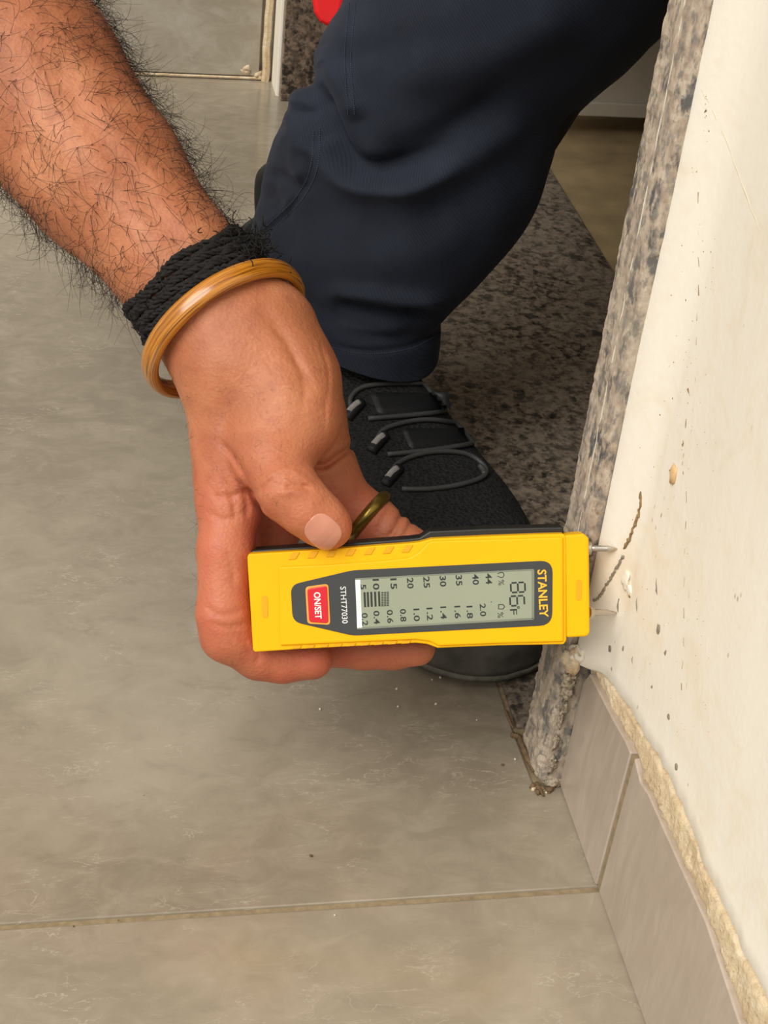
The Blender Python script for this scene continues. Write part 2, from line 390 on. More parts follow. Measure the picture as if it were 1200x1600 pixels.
V, Fc = [], []; nk = 10; ys2 = np.concatenate([np.linspace(-1.8, -.36, 40), np.linspace(-.35, 0.0015, 420)])
for y in ys2:
    z0 = top_z(y) - 0.0012; z1 = edge_z(y) + 0.002
    for k in range(nk):
        f = k / (nk - 1); z = z0 + (z1 - z0) * f
        x = 0.0024 + 0.0008 * vnoise((y, z, 2), 420) + 0.0012 * vnoise((y, z, 9), 90)
        if k == 0: x = 0.004
        if k == nk - 1: x = 0.0085
        V.append((max(x, -0.0008), y, z))
for i in range(len(ys2) - 1):
    for k in range(nk - 1): Fc.append((i * nk + k, i * nk + k + 1, (i + 1) * nk + k + 1, (i + 1) * nk + k))
me = mesh('exposed_mortar', V, Fc); fix_normals(me); o = link('exposed_mortar', me, M['mortar'], wall_r, True)
o['label'] = 'rough sandy mortar band between skirting tiles and plaster'

# cracks and blots on the plaster
def wall_line(pts, rad, mat, name='crack', dash=None):
    V, Fc = [], []
    p = np.array([wall_hit(a, b) for a, b in spline(pts, max(12, 6 * len(pts)))])
    p += np.stack([np.zeros(len(p)), rng.normal(0, .00035, len(p)), rng.normal(0, .0002, len(p))], 1); p[:, 0] += .0001
    runs = [p] if not dash else [p[i:i + random.randint(2, dash)] for i in range(0, len(p) - 2, dash + 1)]
    for r in runs:
        if len(r) < 2: continue
        rr = rad * (0.5 + 0.9 * rng.random(len(r))); rr[0] *= .3; rr[-1] *= .3
        tube_geo(r, rr, 5, False, V, Fc)
    o = link(name, mesh(name, V, Fc), mat, wall_r); return o
wall_line([(1001, 768), (999, 800), (988, 828), (974, 858)], 0.0007, M['crack'])
wall_line([(975, 868), (962, 890), (950, 910), (938, 930), (926, 938)], 0.0006, M['greycrack'])
wall_line([(1076, 606), (1074, 640), (1068, 690), (1064, 708)], 0.0006, M['crack'], dash=4)
wall_line([(1062, 706), (1068, 735), (1071, 780)], 0.0004, M['crack'], dash=3)
wall_line([(966, 935), (963, 985), (957, 1025), (955, 1050)], 0.0005, M['greycrack'], dash=4)
wall_line([(996, 928), (993, 990), (987, 1045)], 0.0004, M['greycrack'], dash=6)
wall_line([(1025, 866), (1026, 920), (1029, 978)], 0.0005, M['greycrack'], dash=5)
wall_line([(1073, 770), (1069, 880), (1068, 1000), (1064, 1090)], 0.0007, M['crack'], dash=2)
wall_line([(1078, 800), (1075, 960), (1072, 1100)], 0.0004, M['crack'], dash=2)
wall_line([(1090, 300), (1091, 420), (1088, 520), (1086, 600), (1078, 700)], 0.0005, M['crack'], dash=2)
wall_line([(1103, 150), (1099, 190)], 0.0006, M['crack'], dash=2)
wall_line([(1117, 780), (1114, 840), (1112, 980)], 0.0003, M['crack'], dash=2)
wall_line([(1094, 138), (1115, 175), (1150, 260), (1190, 370)], 0.00025, plain('pale_scratch', (214, 200, 172), .8), 'scratch')
wall_line([(1060, 100), (1040, 230), (1010, 400)], 0.00025, plain('pale_scratch', (222, 210, 186), .8), 'scratch')
def blob(name, c, r, mat, parent, sub=2, jit=0.25, seed=0):
    bm = bmesh.new(); bmesh.ops.create_icosphere(bm, subdivisions=sub, radius=1)
    for v in bm.verts:
        k = 1 + jit * vnoise(v.co, 1.6, seed * 3.1) + jit * .5 * vnoise(v.co, 4, seed); v.co = Vector([v.co[i] * r[i] * k + c[i] for i in range(3)])
    me = bpy.data.meshes.new(name); bm.to_mesh(me); bm.free(); return link(name, me, mat, parent, True)
for i, (a, b, ry, rz, m) in enumerate([(1029, 983, .0016, .0022, 'greycrack'), (953, 1013, .0012, .0016, 'greycrack'), (974, 1013, .0006, .0013, 'greycrack'),
                          (1057, 1198, .0012, .0015, 'greycrack'), (1040, 1020, .0006, .0012, 'greycrack'), (1019, 1073, .0005, .0007, 'greycrack'),
                          (1045, 1120, .0012, .001, 'greycrack'), (984, 930, .0012, .001, 'crack'), (1047, 735, .0003, .0004, 'crack')]):
    blob('blot', wall_hit(a, b), (.0005, ry, rz), M[m], wall_r, 2, .3, i)
blob('plaster_flake', wall_hit(1053, 741), (.0012, .0028, .0042), plain('tan_flake', (214, 178, 130), .8), wall_r, 2, .5, 3)
blob('plaster_flake', wall_hit(978, 905), (.0012, .003, .0042), M['plaster_plain'], wall_r, 3, .4, 4)
blob('plaster_flake', wall_hit(984, 922), (.001, .0022, .0026), M['plaster_plain'], wall_r, 3, .4, 8)
V, Fc = [], []
for i in range(150):
    a = random.choice([1000, 1035, 1068, 1085, 1095]) + random.gauss(0, 16); b = random.uniform(180, 1150)
    if a < 1108 - .197 * b + 25: continue
    c = wall_hit(a, b); r = random.uniform(.0002, .0005); k = random.uniform(.8, 2.2)
    b0 = len(V)
    V += [(c[0] - .0002, c[1], c[2])] + [(c[0] + .0004, c[1] + r * math.cos(q * 1.047), c[2] + r * k * math.sin(q * 1.047)) for q in range(6)]
    Fc += [(b0, b0 + 1 + q, b0 + 1 + (q + 1) % 6) for q in range(6)]
link('plaster_specks', mesh('plaster_specks', V, Fc), M['crack'], wall_r, kind='stuff')

# near granite jamb (slab whose rough sawn edge we see) with chalky arris
jamb = empty('trim_2', (0, 0, 0)); jamb['kind'] = 'structure'; jamb['label'] = 'grey speckled granite door jamb slab beside the plaster wall'
JX = -0.0105
def jamb_slab():
    prof = [(-.0105, .0270, 1), (-.0105, .0235, 1), (-.0105, .0195, 1), (-.0105, .0155, 1), (-.0104, .0125, 1), (-.0101, .0095, 1), (-.0096, .0065, 1), (-.0088, .0035, 1), (-.0078, .0022, 1), (-.004, .0016, 1), (0.0, .0016, 0), (.02, .0016, 0), (.169, .0016, 0), (.169, .0272, 0), (.02, .0285, 0), (-.002, .0285, 0), (-.0085, .0285, 1), (-.0100, .0282, 1)]
    zs = list(np.linspace(.0003, .46, 230)) + [.6, 1.2, 2.1]; V = []; n = len(prof)
    for z in zs:
        lean = .024 * min(z, .5); low = max(0, 1 - z / .09)
        for i, (x, y, r) in enumerate(prof):
            a = (.00045 + .0009 * low) * r; p = (x, y, z)
            e = a * 1.6 * abs(vnoise(p, 320, 11)) if i in (0, 1, 17, 16, 7, 8) else 0
            V.append((x + a * vnoise(p, 150, 2) + a * .7 * vnoise(p, 420, 4) + e, y + lean + a * .6 * vnoise(p, 170, 7) - e * (.8 if i in (0, 1, 17) else -.5), z))
    Fc = [(k * n + i, k * n + (i + 1) % n, (k + 1) * n + (i + 1) % n, (k + 1) * n + i) for k in range(len(zs) - 1) for i in range(n)]
    Fc += [tuple(range(n))[::-1], tuple((len(zs) - 1) * n + i for i in range(n))]
    me = mesh('jamb_slab', V, Fc); fix_normals(me); return link('jamb_slab', me, M['granite_jamb'], jamb)
jamb_slab()
V, Fc = [], []
pz = np.linspace(0.10, 0.5, 200)
tube_geo([(JX + .0003 + .0002 * vnoise((z, 0, 0), 300), .0125 + .024 * z + .0004 * vnoise((z, 4, 0), 160), z) for z in pz], [0.0006 * max(.05, .55 + .9 * vnoise((z, 7, 0), 120)) for z in pz], 6, False, V, Fc)
link('chalky_line', mesh('chalky_line', V, Fc), M['white_line'], jamb, True)
# crumbling mortar in the angle between jamb and skirting, broken plaster lump above
for i, (a, b, r, m) in enumerate([(897, 1030, (.004, .0035, .0055), 'mortar'), (904, 1022, (.0035, .004, .004), 'plaster_plain'), (893, 1043, (.0022, .002, .0026), 'mortar'), (889, 1062, (.0028, .0022, .0045), 'mortar2'),
                     (886, 1080, (.0026, .002, .004), 'mortar2'), (880, 1105, (.0014, .0016, .0045), 'mortar2'), (876, 1125, (.0012, .0014, .004), 'mortar2'), (868, 1160, (.0012, .0014, .004), 'mortar2'),
                     (862, 1195, (.0018, .0014, .005), 'mortar2'), (866, 1222, (.004, .0018, .0022), 'mortar2')]):
    if m == 'mortar2' and m not in M: M[m] = granite('crumbled_grey_mortar', [(92, 80, 66), (130, 116, 98), (160, 144, 122), (190, 176, 154)], 2.2, 0.9, bump=.8)
    blob('mortar_crumb', hit(a, b, 1, 0.001), r, M[m], jamb, 3, .7, i + 20)
# brown splinters and grit at the foot of the jamb
for i, (pts, r) in enumerate([([(812, 1150), (818, 1168), (826, 1186), (834, 1206)], .0018), ([(838, 1222), (842, 1232), (850, 1244)], .0012), ([(798, 1147), (806, 1150), (816, 1153)], .0016), ([(790, 1110), (796, 1125), (802, 1138)], .0009)]):
    V, Fc = tube_geo(spline([hit(a, b, 2, r * .55) for a, b in pts], 10), [r * k for k in (.5, .9, 1, .8, 1, .9, 1, .7, .6, .3)], 6)
    link('splinter', mesh('splinter', V, Fc), M['debris'], jamb)
for i in range(14):
    a, b = random.uniform(832, 876), random.uniform(1224, 1240); r = random.uniform(.0006, .0016)
    blob('grit', hit(a, b, 2, r * .6), (r, r, r), M['debris'] if i % 2 else M['mortar'], jamb, 1, .5, i)

# far jamb, back wall
wall_f = box('wall_far_return', (-0.036, 0.812, -0.02), (0.168, BACK + .12, 2.1), M['plaster_plain'], kind='structure'); bevel(wall_f, .002)
far = box('trim_3', (-0.0335, 0.8005, 0.0), (0.169, 0.8125, 2.1), M['granite_far'], kind='structure'); bevel(far, .001)
far['label'] = 'dark granite lining of the far side of the doorway'
wall_b = box('wall_back', (-3.2, BACK + .009, -0.02), (-0.036, BACK + .12, 2.7), M['plaster_plain'], kind='structure')
base_b = empty('baseboard_back', (0, 0, 0)); base_b['kind'] = 'structure'
for i, (x0, x1) in enumerate([(-0.64, -0.047), (-1.243, -0.643), (-1.85, -1.246)]):
    bevel(box('skirting_tile', (x0, BACK, 0.0035), (x1, BACK + .0095, 0.118), M['back_tile'], base_b), .0008)
V, Fc = tube_geo([(x, BACK - .0002, .0018) for x in np.linspace(-1.8, -.045, 60)], [.0016 * (.8 + .6 * abs(vnoise((x, 0, 0), 40))) for x in np.linspace(-1.8, -.045, 60)], 6)
link('joint_filler', mesh('joint_filler', V, Fc), M['mortar'], base_b)
for i in range(4): blob('mortar_lump', (-0.052 - random.uniform(-.008, .012), BACK + .002, random.uniform(.002, .018)), (.005, .0032, .003), M['mortar'], base_b, 2, .6, i)
V, Fc = tube_geo([(-.0415 + .001 * vnoise((z, 0, 0), 50), BACK - .001, z) for z in np.linspace(0, .12, 30)], .0036, 6)
link('joint_filler', mesh('joint_filler', V, Fc), M['mortar'], base_b)

# open white door and the dim room behind
door = empty('door_1', (0.2, 0.745, 0)); door['kind'] = 'structure'; door['label'] = 'open white door leaf beyond the granite threshold'
leaf = box('door_leaf', (-0.02, 0.0, 0.0185), (0.72, 0.036, 2.05), M['door_white'], door); bevel(leaf, .001)
box('bottom_rail', (-0.02, -0.004, 0.019), (0.72, 0.0, 0.031), M['door_white'], door, .0012)
rm = M['plaster_plain']
box('wall_room_right', (2.6, -1.6, -.06), (2.7, 1.6, 2.7), rm, kind='structure')
box('wall_room_back', (0.169, 0.80, -.06), (2.6, 0.9, 2.7), rm, kind='structure')
box('wall_room_front', (0.168, -1.7, -.06), (2.6, -1.6, 2.7), rm, kind='structure')
box('ceiling', (0.05, -1.7, 2.7), (2.7, 1.6, 2.8), rm, kind='structure')

# ================================================================== MOISTURE METER
MD = 0.579; S = MD / F; MC = (655.0, 925.0)
tilt = math.radians(4)
R3 = np.stack([RT, UP, -FW], 1)                       # local x right, y up, z toward the viewer
meter = bpy.data.objects.new('moisture_meter', None); COL.objects.link(meter); meter.empty_display_size = .02
rot = Matrix([list(r) for r in R3]).to_4x4() @ Matrix.Rotation(tilt, 4, 'X') @ Matrix.Rotation(math.radians(-0.5), 4, 'Y')
meter.matrix_world = Matrix.Translation(Vector(P(*MC, MD))) @ rot
meter['label'] = 'yellow and black two-pin moisture meter held in the hand against the wall'; meter['category'] = 'moisture meter'
def ml(px, py, z=0.0): return ((px - MC[0]) * S, -(py - MC[1]) * S, z * 0.001)
def mprism(name, poly, z0, z1, mat, parent=meter, bev=0.0, seg=2):
    me = prism_mesh(name, poly, lambda u, v, s: ml(u, v, z1 if s else z0)); o = link(name, me, mat, parent)
    if bev: bevel(o, bev * .001, seg, 25)
    return o
def inset(poly, d):
    c = np.mean(poly, 0); out = []
    for a, b in poly: v = np.array([a, b]) - c; l = np.linalg.norm(v); out.append(tuple(c + v * (1 - d / l)))
    return out
def rrect(cx, cy, w, h, r, ang=0.0, n=4):
    out = []
    for sx, sy, a0 in ((1, 1, 0), (-1, 1, 90), (-1, -1, 180), (1, -1, 270)):
        for k in range(n + 1):
            a = math.radians(a0 + 90 * k / n); out.append((sx * (w / 2 - r) + r * math.cos(a), sy * (h / 2 - r) + r * math.sin(a)))
    c, s = math.cos(math.radians(ang)), math.sin(math.radians(ang)); return [(cx + x * c - y * s, cy + x * s + y * c) for x, y in out]
body = [(388, 866), (470, 861), (560, 855), (640, 849), (656, 847), (674, 842), (760, 838), (840, 835), (880, 834), (884, 838), (886, 1002), (882, 1008), (780, 1010), (684, 1014), (668, 1008), (650, 1006), (560, 1011), (470, 1016), (397, 1021), (394, 1018), (386, 872)]
mprism('front_shell', body, -9, -1.2, M['yellow'], bev=1.0, seg=3)
back = [(390, 863), (470, 857), (560, 850), (640, 844), (656, 842), (672, 832), (760, 828), (840, 826), (883, 825), (884, 1000), (880, 1004), (780, 1004), (690, 1008), (668, 1001), (560, 1004), (470, 1009), (398, 1014), (390, 870)]
mprism('back_shell', back, -23, -8.0, M['black_pl'], bev=1.6, seg=3)
plate = [(436, 886), (520, 882), (600, 876), (640, 871), (655, 862), (668, 848), (676, 845), (780, 842), (879, 839), (881, 1003), (780, 1006), (686, 1010), (672, 1003), (650, 1000), (560, 1004), (437, 1010)]
mprism('raised_face', plate, -1.6, -0.1, M['yellow'], bev=.6, seg=2)
cap = mprism('pin_cap', [(882, 836), (912, 834), (920, 841), (923, 990), (919, 996), (886, 998)], -14, -1.6, M['yellow'], bev=.9, seg=3)
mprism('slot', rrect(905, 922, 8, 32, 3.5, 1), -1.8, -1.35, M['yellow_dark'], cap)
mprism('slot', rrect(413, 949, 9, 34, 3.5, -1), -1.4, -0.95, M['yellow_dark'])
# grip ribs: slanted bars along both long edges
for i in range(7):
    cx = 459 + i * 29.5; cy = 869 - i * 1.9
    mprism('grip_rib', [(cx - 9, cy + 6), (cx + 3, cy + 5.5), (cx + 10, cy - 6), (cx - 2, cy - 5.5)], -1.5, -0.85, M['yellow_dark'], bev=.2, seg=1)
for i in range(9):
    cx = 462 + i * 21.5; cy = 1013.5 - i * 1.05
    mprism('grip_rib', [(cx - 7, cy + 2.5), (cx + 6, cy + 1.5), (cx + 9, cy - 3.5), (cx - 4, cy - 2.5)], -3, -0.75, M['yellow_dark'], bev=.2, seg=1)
def round_poly(pts, rads, n=5):
    out = []; m = len(pts)
    for i, (p, r) in enumerate(zip(pts, rads)):
        p = np.array(p, float); a = np.array(pts[i - 1], float) - p; b = np.array(pts[(i + 1) % m], float) - p
        a /= np.linalg.norm(a); b /= np.linalg.norm(b)
        if r == 0: out.append(tuple(p)); continue
        for k in range(n + 1):
            t = k / n; out.append(tuple((1 - t) ** 2 * (p + a * r) + 2 * t * (1 - t) * p + t * t * (p + b * r)))
    return out
pan = mprism('label_panel', round_poly([(454, 914), (550, 891), (863, 875), (863, 977), (551, 994), (457, 972)], [14, 10, 20, 20, 10, 14]), -0.4, 0.15, M['panel'], bev=.15)
ANG = 3.1
def quadrot(x0, y0, x1, y1):   # box in panel-aligned pixels, sheared like the printed panel
    return [(x0, y0), (x1, y0 - (x1 - x0) * .054), (x1, y1 - (x1 - x0) * .054), (x0 + 1, y1)]
lcd = mprism('lcd_screen', [(555, 905.5), (833, 890), (834, 967), (558, 982.5)], 0.05, 0.22, M['lcd'])
mprism('screen_edge', [(555, 906), (563, 905.5), (566, 981), (558, 982)], 0.1, 0.34, M['glass_glare'], lcd, .1)
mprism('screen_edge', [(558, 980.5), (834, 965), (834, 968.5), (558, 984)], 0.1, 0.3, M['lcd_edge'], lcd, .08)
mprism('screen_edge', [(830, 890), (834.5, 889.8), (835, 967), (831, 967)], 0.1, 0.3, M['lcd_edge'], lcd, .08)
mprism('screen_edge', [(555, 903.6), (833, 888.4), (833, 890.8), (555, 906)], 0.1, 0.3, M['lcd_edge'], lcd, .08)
btn = mprism('power_button', round_poly([(480, 920), (511, 915), (513, 974), (483, 972)], [5, 5, 5, 5]), 0.0, 0.75, M['button'], bev=.3)
mprism('button_bezel', round_poly([(477, 917), (513, 912), (516, 977), (480, 975)], [6, 6, 6, 6]), 0.0, 0.3, M['gold'], btn, .1)
def text_mesh(items, name, mat, parent, z, offset=0.0, depth=.03):
    """items: (string, centre px, centre py, height px, width px along the text)"""
    V, Fc = [], []
    for s, px, py, hp, wp in items:
        cu = bpy.data.curves.new('t', 'FONT'); cu.body = s; cu.offset = offset; cu.align_x = 'LEFT'; cu.resolution_u = 3
        to = bpy.data.objects.new('t', cu); COL.objects.link(to)
        dg = bpy.context.evaluated_depsgraph_get(); dg.update(); me = bpy.data.meshes.new_from_object(to.evaluated_get(dg))
        vs_ = np.array([v.co[:2] for v in me.vertices]); mn, mx = vs_.min(0), vs_.max(0)
        k = (vs_ - (mn + mx) / 2) / (mx - mn)
        a = math.radians(-90 + ANG); ca, sa = math.cos(a), math.sin(a); b0 = len(V)
        for q in k:
            x, y = q[0] * wp, q[1] * hp; X, Y = x * ca - y * sa, x * sa + y * ca
            V.append(ml(px + X, py - Y, z))
        Fc += [tuple(b0 + i for i in p.vertices) for p in me.polygons]
        bpy.data.objects.remove(to); bpy.data.curves.remove(cu); bpy.data.meshes.remove(me)
    return link(name, mesh(name, V, Fc), mat, parent)
text_mesh([('STANLEY', 848, 927, 14, 75)], 'brand_lettering', M['letter_y'], pan, .19, .022)
text_mesh([('STHT77030', 537.5, 945.5, 9, 58)], 'model_lettering', M['letter_w'], pan, .19, .006)
text_mesh([('ON/SET', 496.5, 946, 10.5, 42)], 'button_lettering', M['letter_p'], btn, .79, .025)
topd = [('5', 567.5, 917, 9, 8), ('10', 587.5, 913, 10, 17), ('15', 615, 912, 10, 17), ('20', 641, 911, 10, 17), ('25', 666.5, 909.5, 10, 18), ('30', 692, 908, 10, 17), ('35', 717, 906.5, 10, 17), ('40', 743, 905, 10, 17), ('44', 763.5, 904, 10, 17)]
botd = [('0.2', 570, 968, 9.5, 20), ('0.4', 588.5, 965, 9.5, 21), ('0.6', 609.5, 963.5, 9.5, 21), ('0.8', 630, 961.5, 9.5, 20), ('1.0', 651, 961, 9.5, 20), ('1.2', 671.5, 959.5, 9.5, 20), ('1.4', 693, 957.5, 9.5, 20), ('1.6', 715, 956.5, 9.5, 20), ('1.8', 734, 956.5, 9.5, 20), ('2.0', 754.5, 953, 9.5, 20)]
text_mesh(topd, 'wood_scale_digits', M['seg'], lcd, .25, .02)
text_mesh(botd, 'masonry_scale_digits', M['seg'], lcd, .25, .018)
text_mesh([('%', 783, 910, 9, 9), ('%', 782, 961, 9, 9), ('F', 802.5, 956, 11, 9)], 'unit_marks', M['seg'], lcd, .25, .004)
def strokes(name, segs, wd, mat, parent, z):
    V, Fc = [], []
    for (x0, y0, x1, y1) in segs:
        d = np.array([x1 - x0, y1 - y0], float); d /= np.linalg.norm(d); n = np.array([-d[1], d[0]]) * wd / 2; b0 = len(V)
        a, b = np.array([x0, y0]), np.array([x1, y1])
        for q in (a + n, b + n, b - n, a - n): V.append(ml(q[0], q[1], z))
        Fc.append((b0, b0 + 1, b0 + 2, b0 + 3))
    return link(name, mesh(name, V, Fc), mat, parent)
# bar graph
strokes('bar_graph', [(x, 925.5 - (x - 566) * .054, x + 1, 949 - (x - 566) * .054) for x in (569.5, 574.5)] + [(x, 925.5 - (x - 566) * .054, x + 1, 949 - (x - 566) * .054) for x in (580, 586, 592)], 3.2, M['seg'], lcd, .25)
strokes('bar_graph', [(597.5 + k * 4.2, 925 + j * 2.6 - k * .2, 597.5 + k * 4.2 + .08, 926.7 + j * 2.6 - k * .2) for k in range(3) for j in range(9)], 3.4, M['seg'], lcd, .25)
# seven segment 86, read from the right-hand side: text up = image right
def seven(cx, cy, on, L=15, W=22):
    out = []; h = L / 2; wv = W / 2; g = 1.4
    seg = {'a': (wv, -h, wv, h), 'g': (0, -h, 0, h), 'd': (-wv, -h, -wv, h), 'f': (0, -h, wv, -h), 'b': (0, h, wv, h), 'e': (-wv, -h, 0, -h), 'c': (-wv, h, 0, h)}
    for k in on:
        x0, y0, x1, y1 = seg[k]
        if x0 == x1: y0 += g; y1 -= g
        else: x0 += g; x1 -= g
        f = lambda x, y: (cx + x + y * .054, cy + y - x * .054)
        out.append((*f(x0, y0), *f(x1, y1)))
    return out
strokes('temperature_digits', seven(809, 917.5, 'abcdefg') + seven(808, 938.5, 'acdefg'), 2.7, M['seg'], lcd, .25)
def arc(cx, cy, r, a0=0, a1=360, n=10):
    p = [(cx + r * math.cos(math.radians(a0 + (a1 - a0) * k / n)), cy + r * math.sin(math.radians(a0 + (a1 - a0) * k / n))) for k in range(n + 1)]
    return [(*p[k], *p[k + 1]) for k in range(n)]
strokes('unit_icons', arc(810, 949, 1.6) + arc(783, 898, 4.2, -120, 120) + [(777, 896, 781, 894.5), (777, 900, 781, 901.5)] + [(779, 944.5, 786, 944.5), (786, 944.5, 788.5, 948), (788.5, 948, 786, 951.5), (786, 951.5, 779, 951.5), (779, 951.5, 779, 944.5)] + [(767, 941, 768, 939.6)], 1.3, M['seg'], lcd, .25)
# pins, running to the plaster
inv = meter.matrix_world.inverted()
for (px0, py0, px1, py1) in ((923, 859, 967, 857.5), (924, 961, 965, 957.5)):
    a = Vector(ml(px0 - 4, py0, -7.5)); tip = inv @ Vector(tuple(wall_hit(px1, py1) + ray(px1, py1) * .0008))
    path = [a.lerp(tip, t) for t in (0, .25, .62, .66, .86, 1.0)]
    V, Fc = tube_geo([tuple(p) for p in path], [.0012, .0012, .0012, .00125, .0006, .0001], 14)
    pin = link('pin', mesh('pin', V, Fc), M['steel'], meter, True)
    V, Fc = tube_geo([tuple(a.lerp(tip, t)) for t in (0.02, .13, .16)], [.0027, .0027, .0021], 14)
    link('collar', mesh('collar', V, Fc), M['steel'], pin)

# ================================================================== PERSON
person = empty('person', (-0.05, 0.2, 0.0), 'crouching person in navy trousers and black shoe, holding the yellow meter', 'person')
PINV = -np.array([-0.05, 0.2, 0.0])
def worn(name, me, mat, c, label, cat):
    c = np.asarray(c, float); me.transform(Matrix.Translation(Vector(tuple(-c)))); o = link(name, me, mat, None, True)
    o.location = tuple(c); o['label'] = label; o['category'] = cat; return o
def pchild(name, me, mat, smooth=True, parent=None, kind=None, label=None):
    o = link(name, me, mat, parent or person, smooth, kind)
    if parent is None: o.location = tuple(PINV)
    if label: o['label'] = label
    return o

# ---- signed-distance modelling of the arm and hand, on a grid aligned with the forearm view axes
class Field:
    def __init__(s, lo, hi, h):
        s.lo = np.array(lo, np.float32); s.h = h; s.n = np.ceil((np.array(hi) - s.lo) / h).astype(int) + 1
        s.v = np.full(s.n, 0.05, np.float32)
    def sub(s, lo, hi):
        a = np.clip(np.floor((np.array(lo) - s.lo) / s.h).astype(int), 0, s.n - 1); b = np.clip(np.ceil((np.array(hi) - s.lo) / s.h).astype(int) + 1, 1, s.n)
        sl = tuple(slice(i, j) for i, j in zip(a, b))
        g = [(s.lo[i] + s.h * np.arange(a[i], b[i], dtype=np.float32)) for i in range(3)]
        return sl, g[0][:, None, None], g[1][None, :, None], g[2][None, None, :]
def cone(X, Y, Z, a, b, r0, r1):
    d = np.array(b) - np.array(a); L = float(d @ d) + 1e-12
    t = np.clip(((X - a[0]) * d[0] + (Y - a[1]) * d[1] + (Z - a[2]) * d[2]) / L, 0, 1)
    return np.sqrt((X - a[0] - t * d[0]) ** 2 + (Y - a[1] - t * d[1]) ** 2 + (Z - a[2] - t * d[2]) ** 2) - (r0 + (r1 - r0) * t)
def smin(a, b, k):
    h = np.clip(0.5 + 0.5 * (b - a) / k, 0, 1); return b + (a - b) * h - k * h * (1 - h)
def surface_nets(v, lo, h):
    S_ = v < 0
    mixed = np.zeros(np.array(S_.shape) - 1, bool); allv = np.ones_like(mixed)
    for i in (0, 1):
        for j in (0, 1):
            for k in (0, 1):
                q = S_[i:S_.shape[0] - 1 + i, j:S_.shape[1] - 1 + j, k:S_.shape[2] - 1 + k]; mixed |= q; allv &= q
    mixed &= ~allv
    cells = np.argwhere(mixed); idx = np.full(mixed.shape, -1, np.int32); idx[tuple(cells.T)] = np.arange(len(cells))
    cor = np.array([(i, j, k) for i in (0, 1) for j in (0, 1) for k in (0, 1)])
    val = np.stack([v[tuple((cells + c).T)] for c in cor], 1)
    acc = np.zeros((len(cells), 3)); cnt = np.zeros(len(cells))
    for a in range(8):
        for b in range(a + 1, 8):
            if np.abs(cor[a] - cor[b]).sum() != 1: continue
            m = (val[:, a] < 0) != (val[:, b] < 0); t = val[m, a] / (val[m, a] - val[m, b])
            acc[m] += cor[a] + t[:, None] * (cor[b] - cor[a]); cnt[m] += 1
    pts = lo + h * (cells + acc / cnt[:, None])
    faces = []
    for ax in range(3):
        o1, o2 = [(1, 2), (2, 0), (0, 1)][ax]
        A = [slice(None)] * 3; B = [slice(None)] * 3; A[ax] = slice(0, -1); B[ax] = slice(1, None)
        sa, sb = S_[tuple(A)], S_[tuple(B)]
        e = np.argwhere(sa != sb); e = e[(e[:, o1] > 0) & (e[:, o2] > 0) & (e[:, o1] < mixed.shape[o1]) & (e[:, o2] < mixed.shape[o2])]
        d1 = np.zeros(3, int); d1[o1] = 1; d2 = np.zeros(3, int); d2[o2] = 1
        q = np.stack([idx[tuple((e - d1 - d2).T)], idx[tuple((e - d2).T)], idx[tuple(e.T)], idx[tuple((e - d1).T)]], 1)
        fl = ~sa[tuple(e.T)]; q[fl] = q[fl][:, ::-1]; faces.append(q)
    return pts, np.concatenate(faces)
def fast_mesh(name, pts, faces):
    me = bpy.data.meshes.new(name); me.vertices.add(len(pts)); me.vertices.foreach_set('co', np.asarray(pts, np.float32).ravel())
    n = len(faces); me.loops.add(4 * n); me.loops.foreach_set('vertex_index', faces.astype(np.int32).ravel())
    me.polygons.add(n); me.polygons.foreach_set('loop_start', np.arange(0, 4 * n, 4, dtype=np.int32)); me.polygons.foreach_set('loop_total', np.full(n, 4, np.int32))
    me.update(); me.validate(); return me
# view-axis coordinates: X right, Y down, Z away, origin at the viewpoint
def G(px, py, dz): d = MD + dz * .001; return np.array([(px - 600) / F * d, (py - 800) / F * d, d])
def Gr(rpx, dz): return rpx / F * (MD + dz * .001)
def to_world(p): p = np.asarray(p); return CAM + p[:, :1] * RT - p[:, 1:2] * UP + p[:, 2:3] * FW
HG = 0.0009
fld = Field(G(-330, -420, 200) * [1, 1, 0] + [0, 0, MD - .05], G(740, 1090, 0) * [1, 1, 0] + [0, 0, MD + .155], HG)
def add_chain(pts, k, into=None, margin=0.012):
    """pts: (px,py,dz mm,r px). blends consecutive cones into field"""
    for (a, b) in zip(pts[:-1], pts[1:]):
        A, B = G(*a[:3]), G(*b[:3]); ra, rb = Gr(a[3], a[2]), Gr(b[3], b[2]); m = max(ra, rb) + margin
        sl, X, Y, Z = into.sub(np.minimum(A, B) - m, np.maximum(A, B) + m)
        into.v[sl] = smin(into.v[sl], cone(X, Y, Z, A, B, ra, rb).astype(np.float32), k)
# forearm
add_chain([(-260, -330, 105, 170), (-110, -110, 82, 168), (44, 128, 56, 150), (163, 275, 42, 124), (270, 405, 32, 99), (322, 470, 30, 98), (372, 535, 30, 102)], .006, fld)
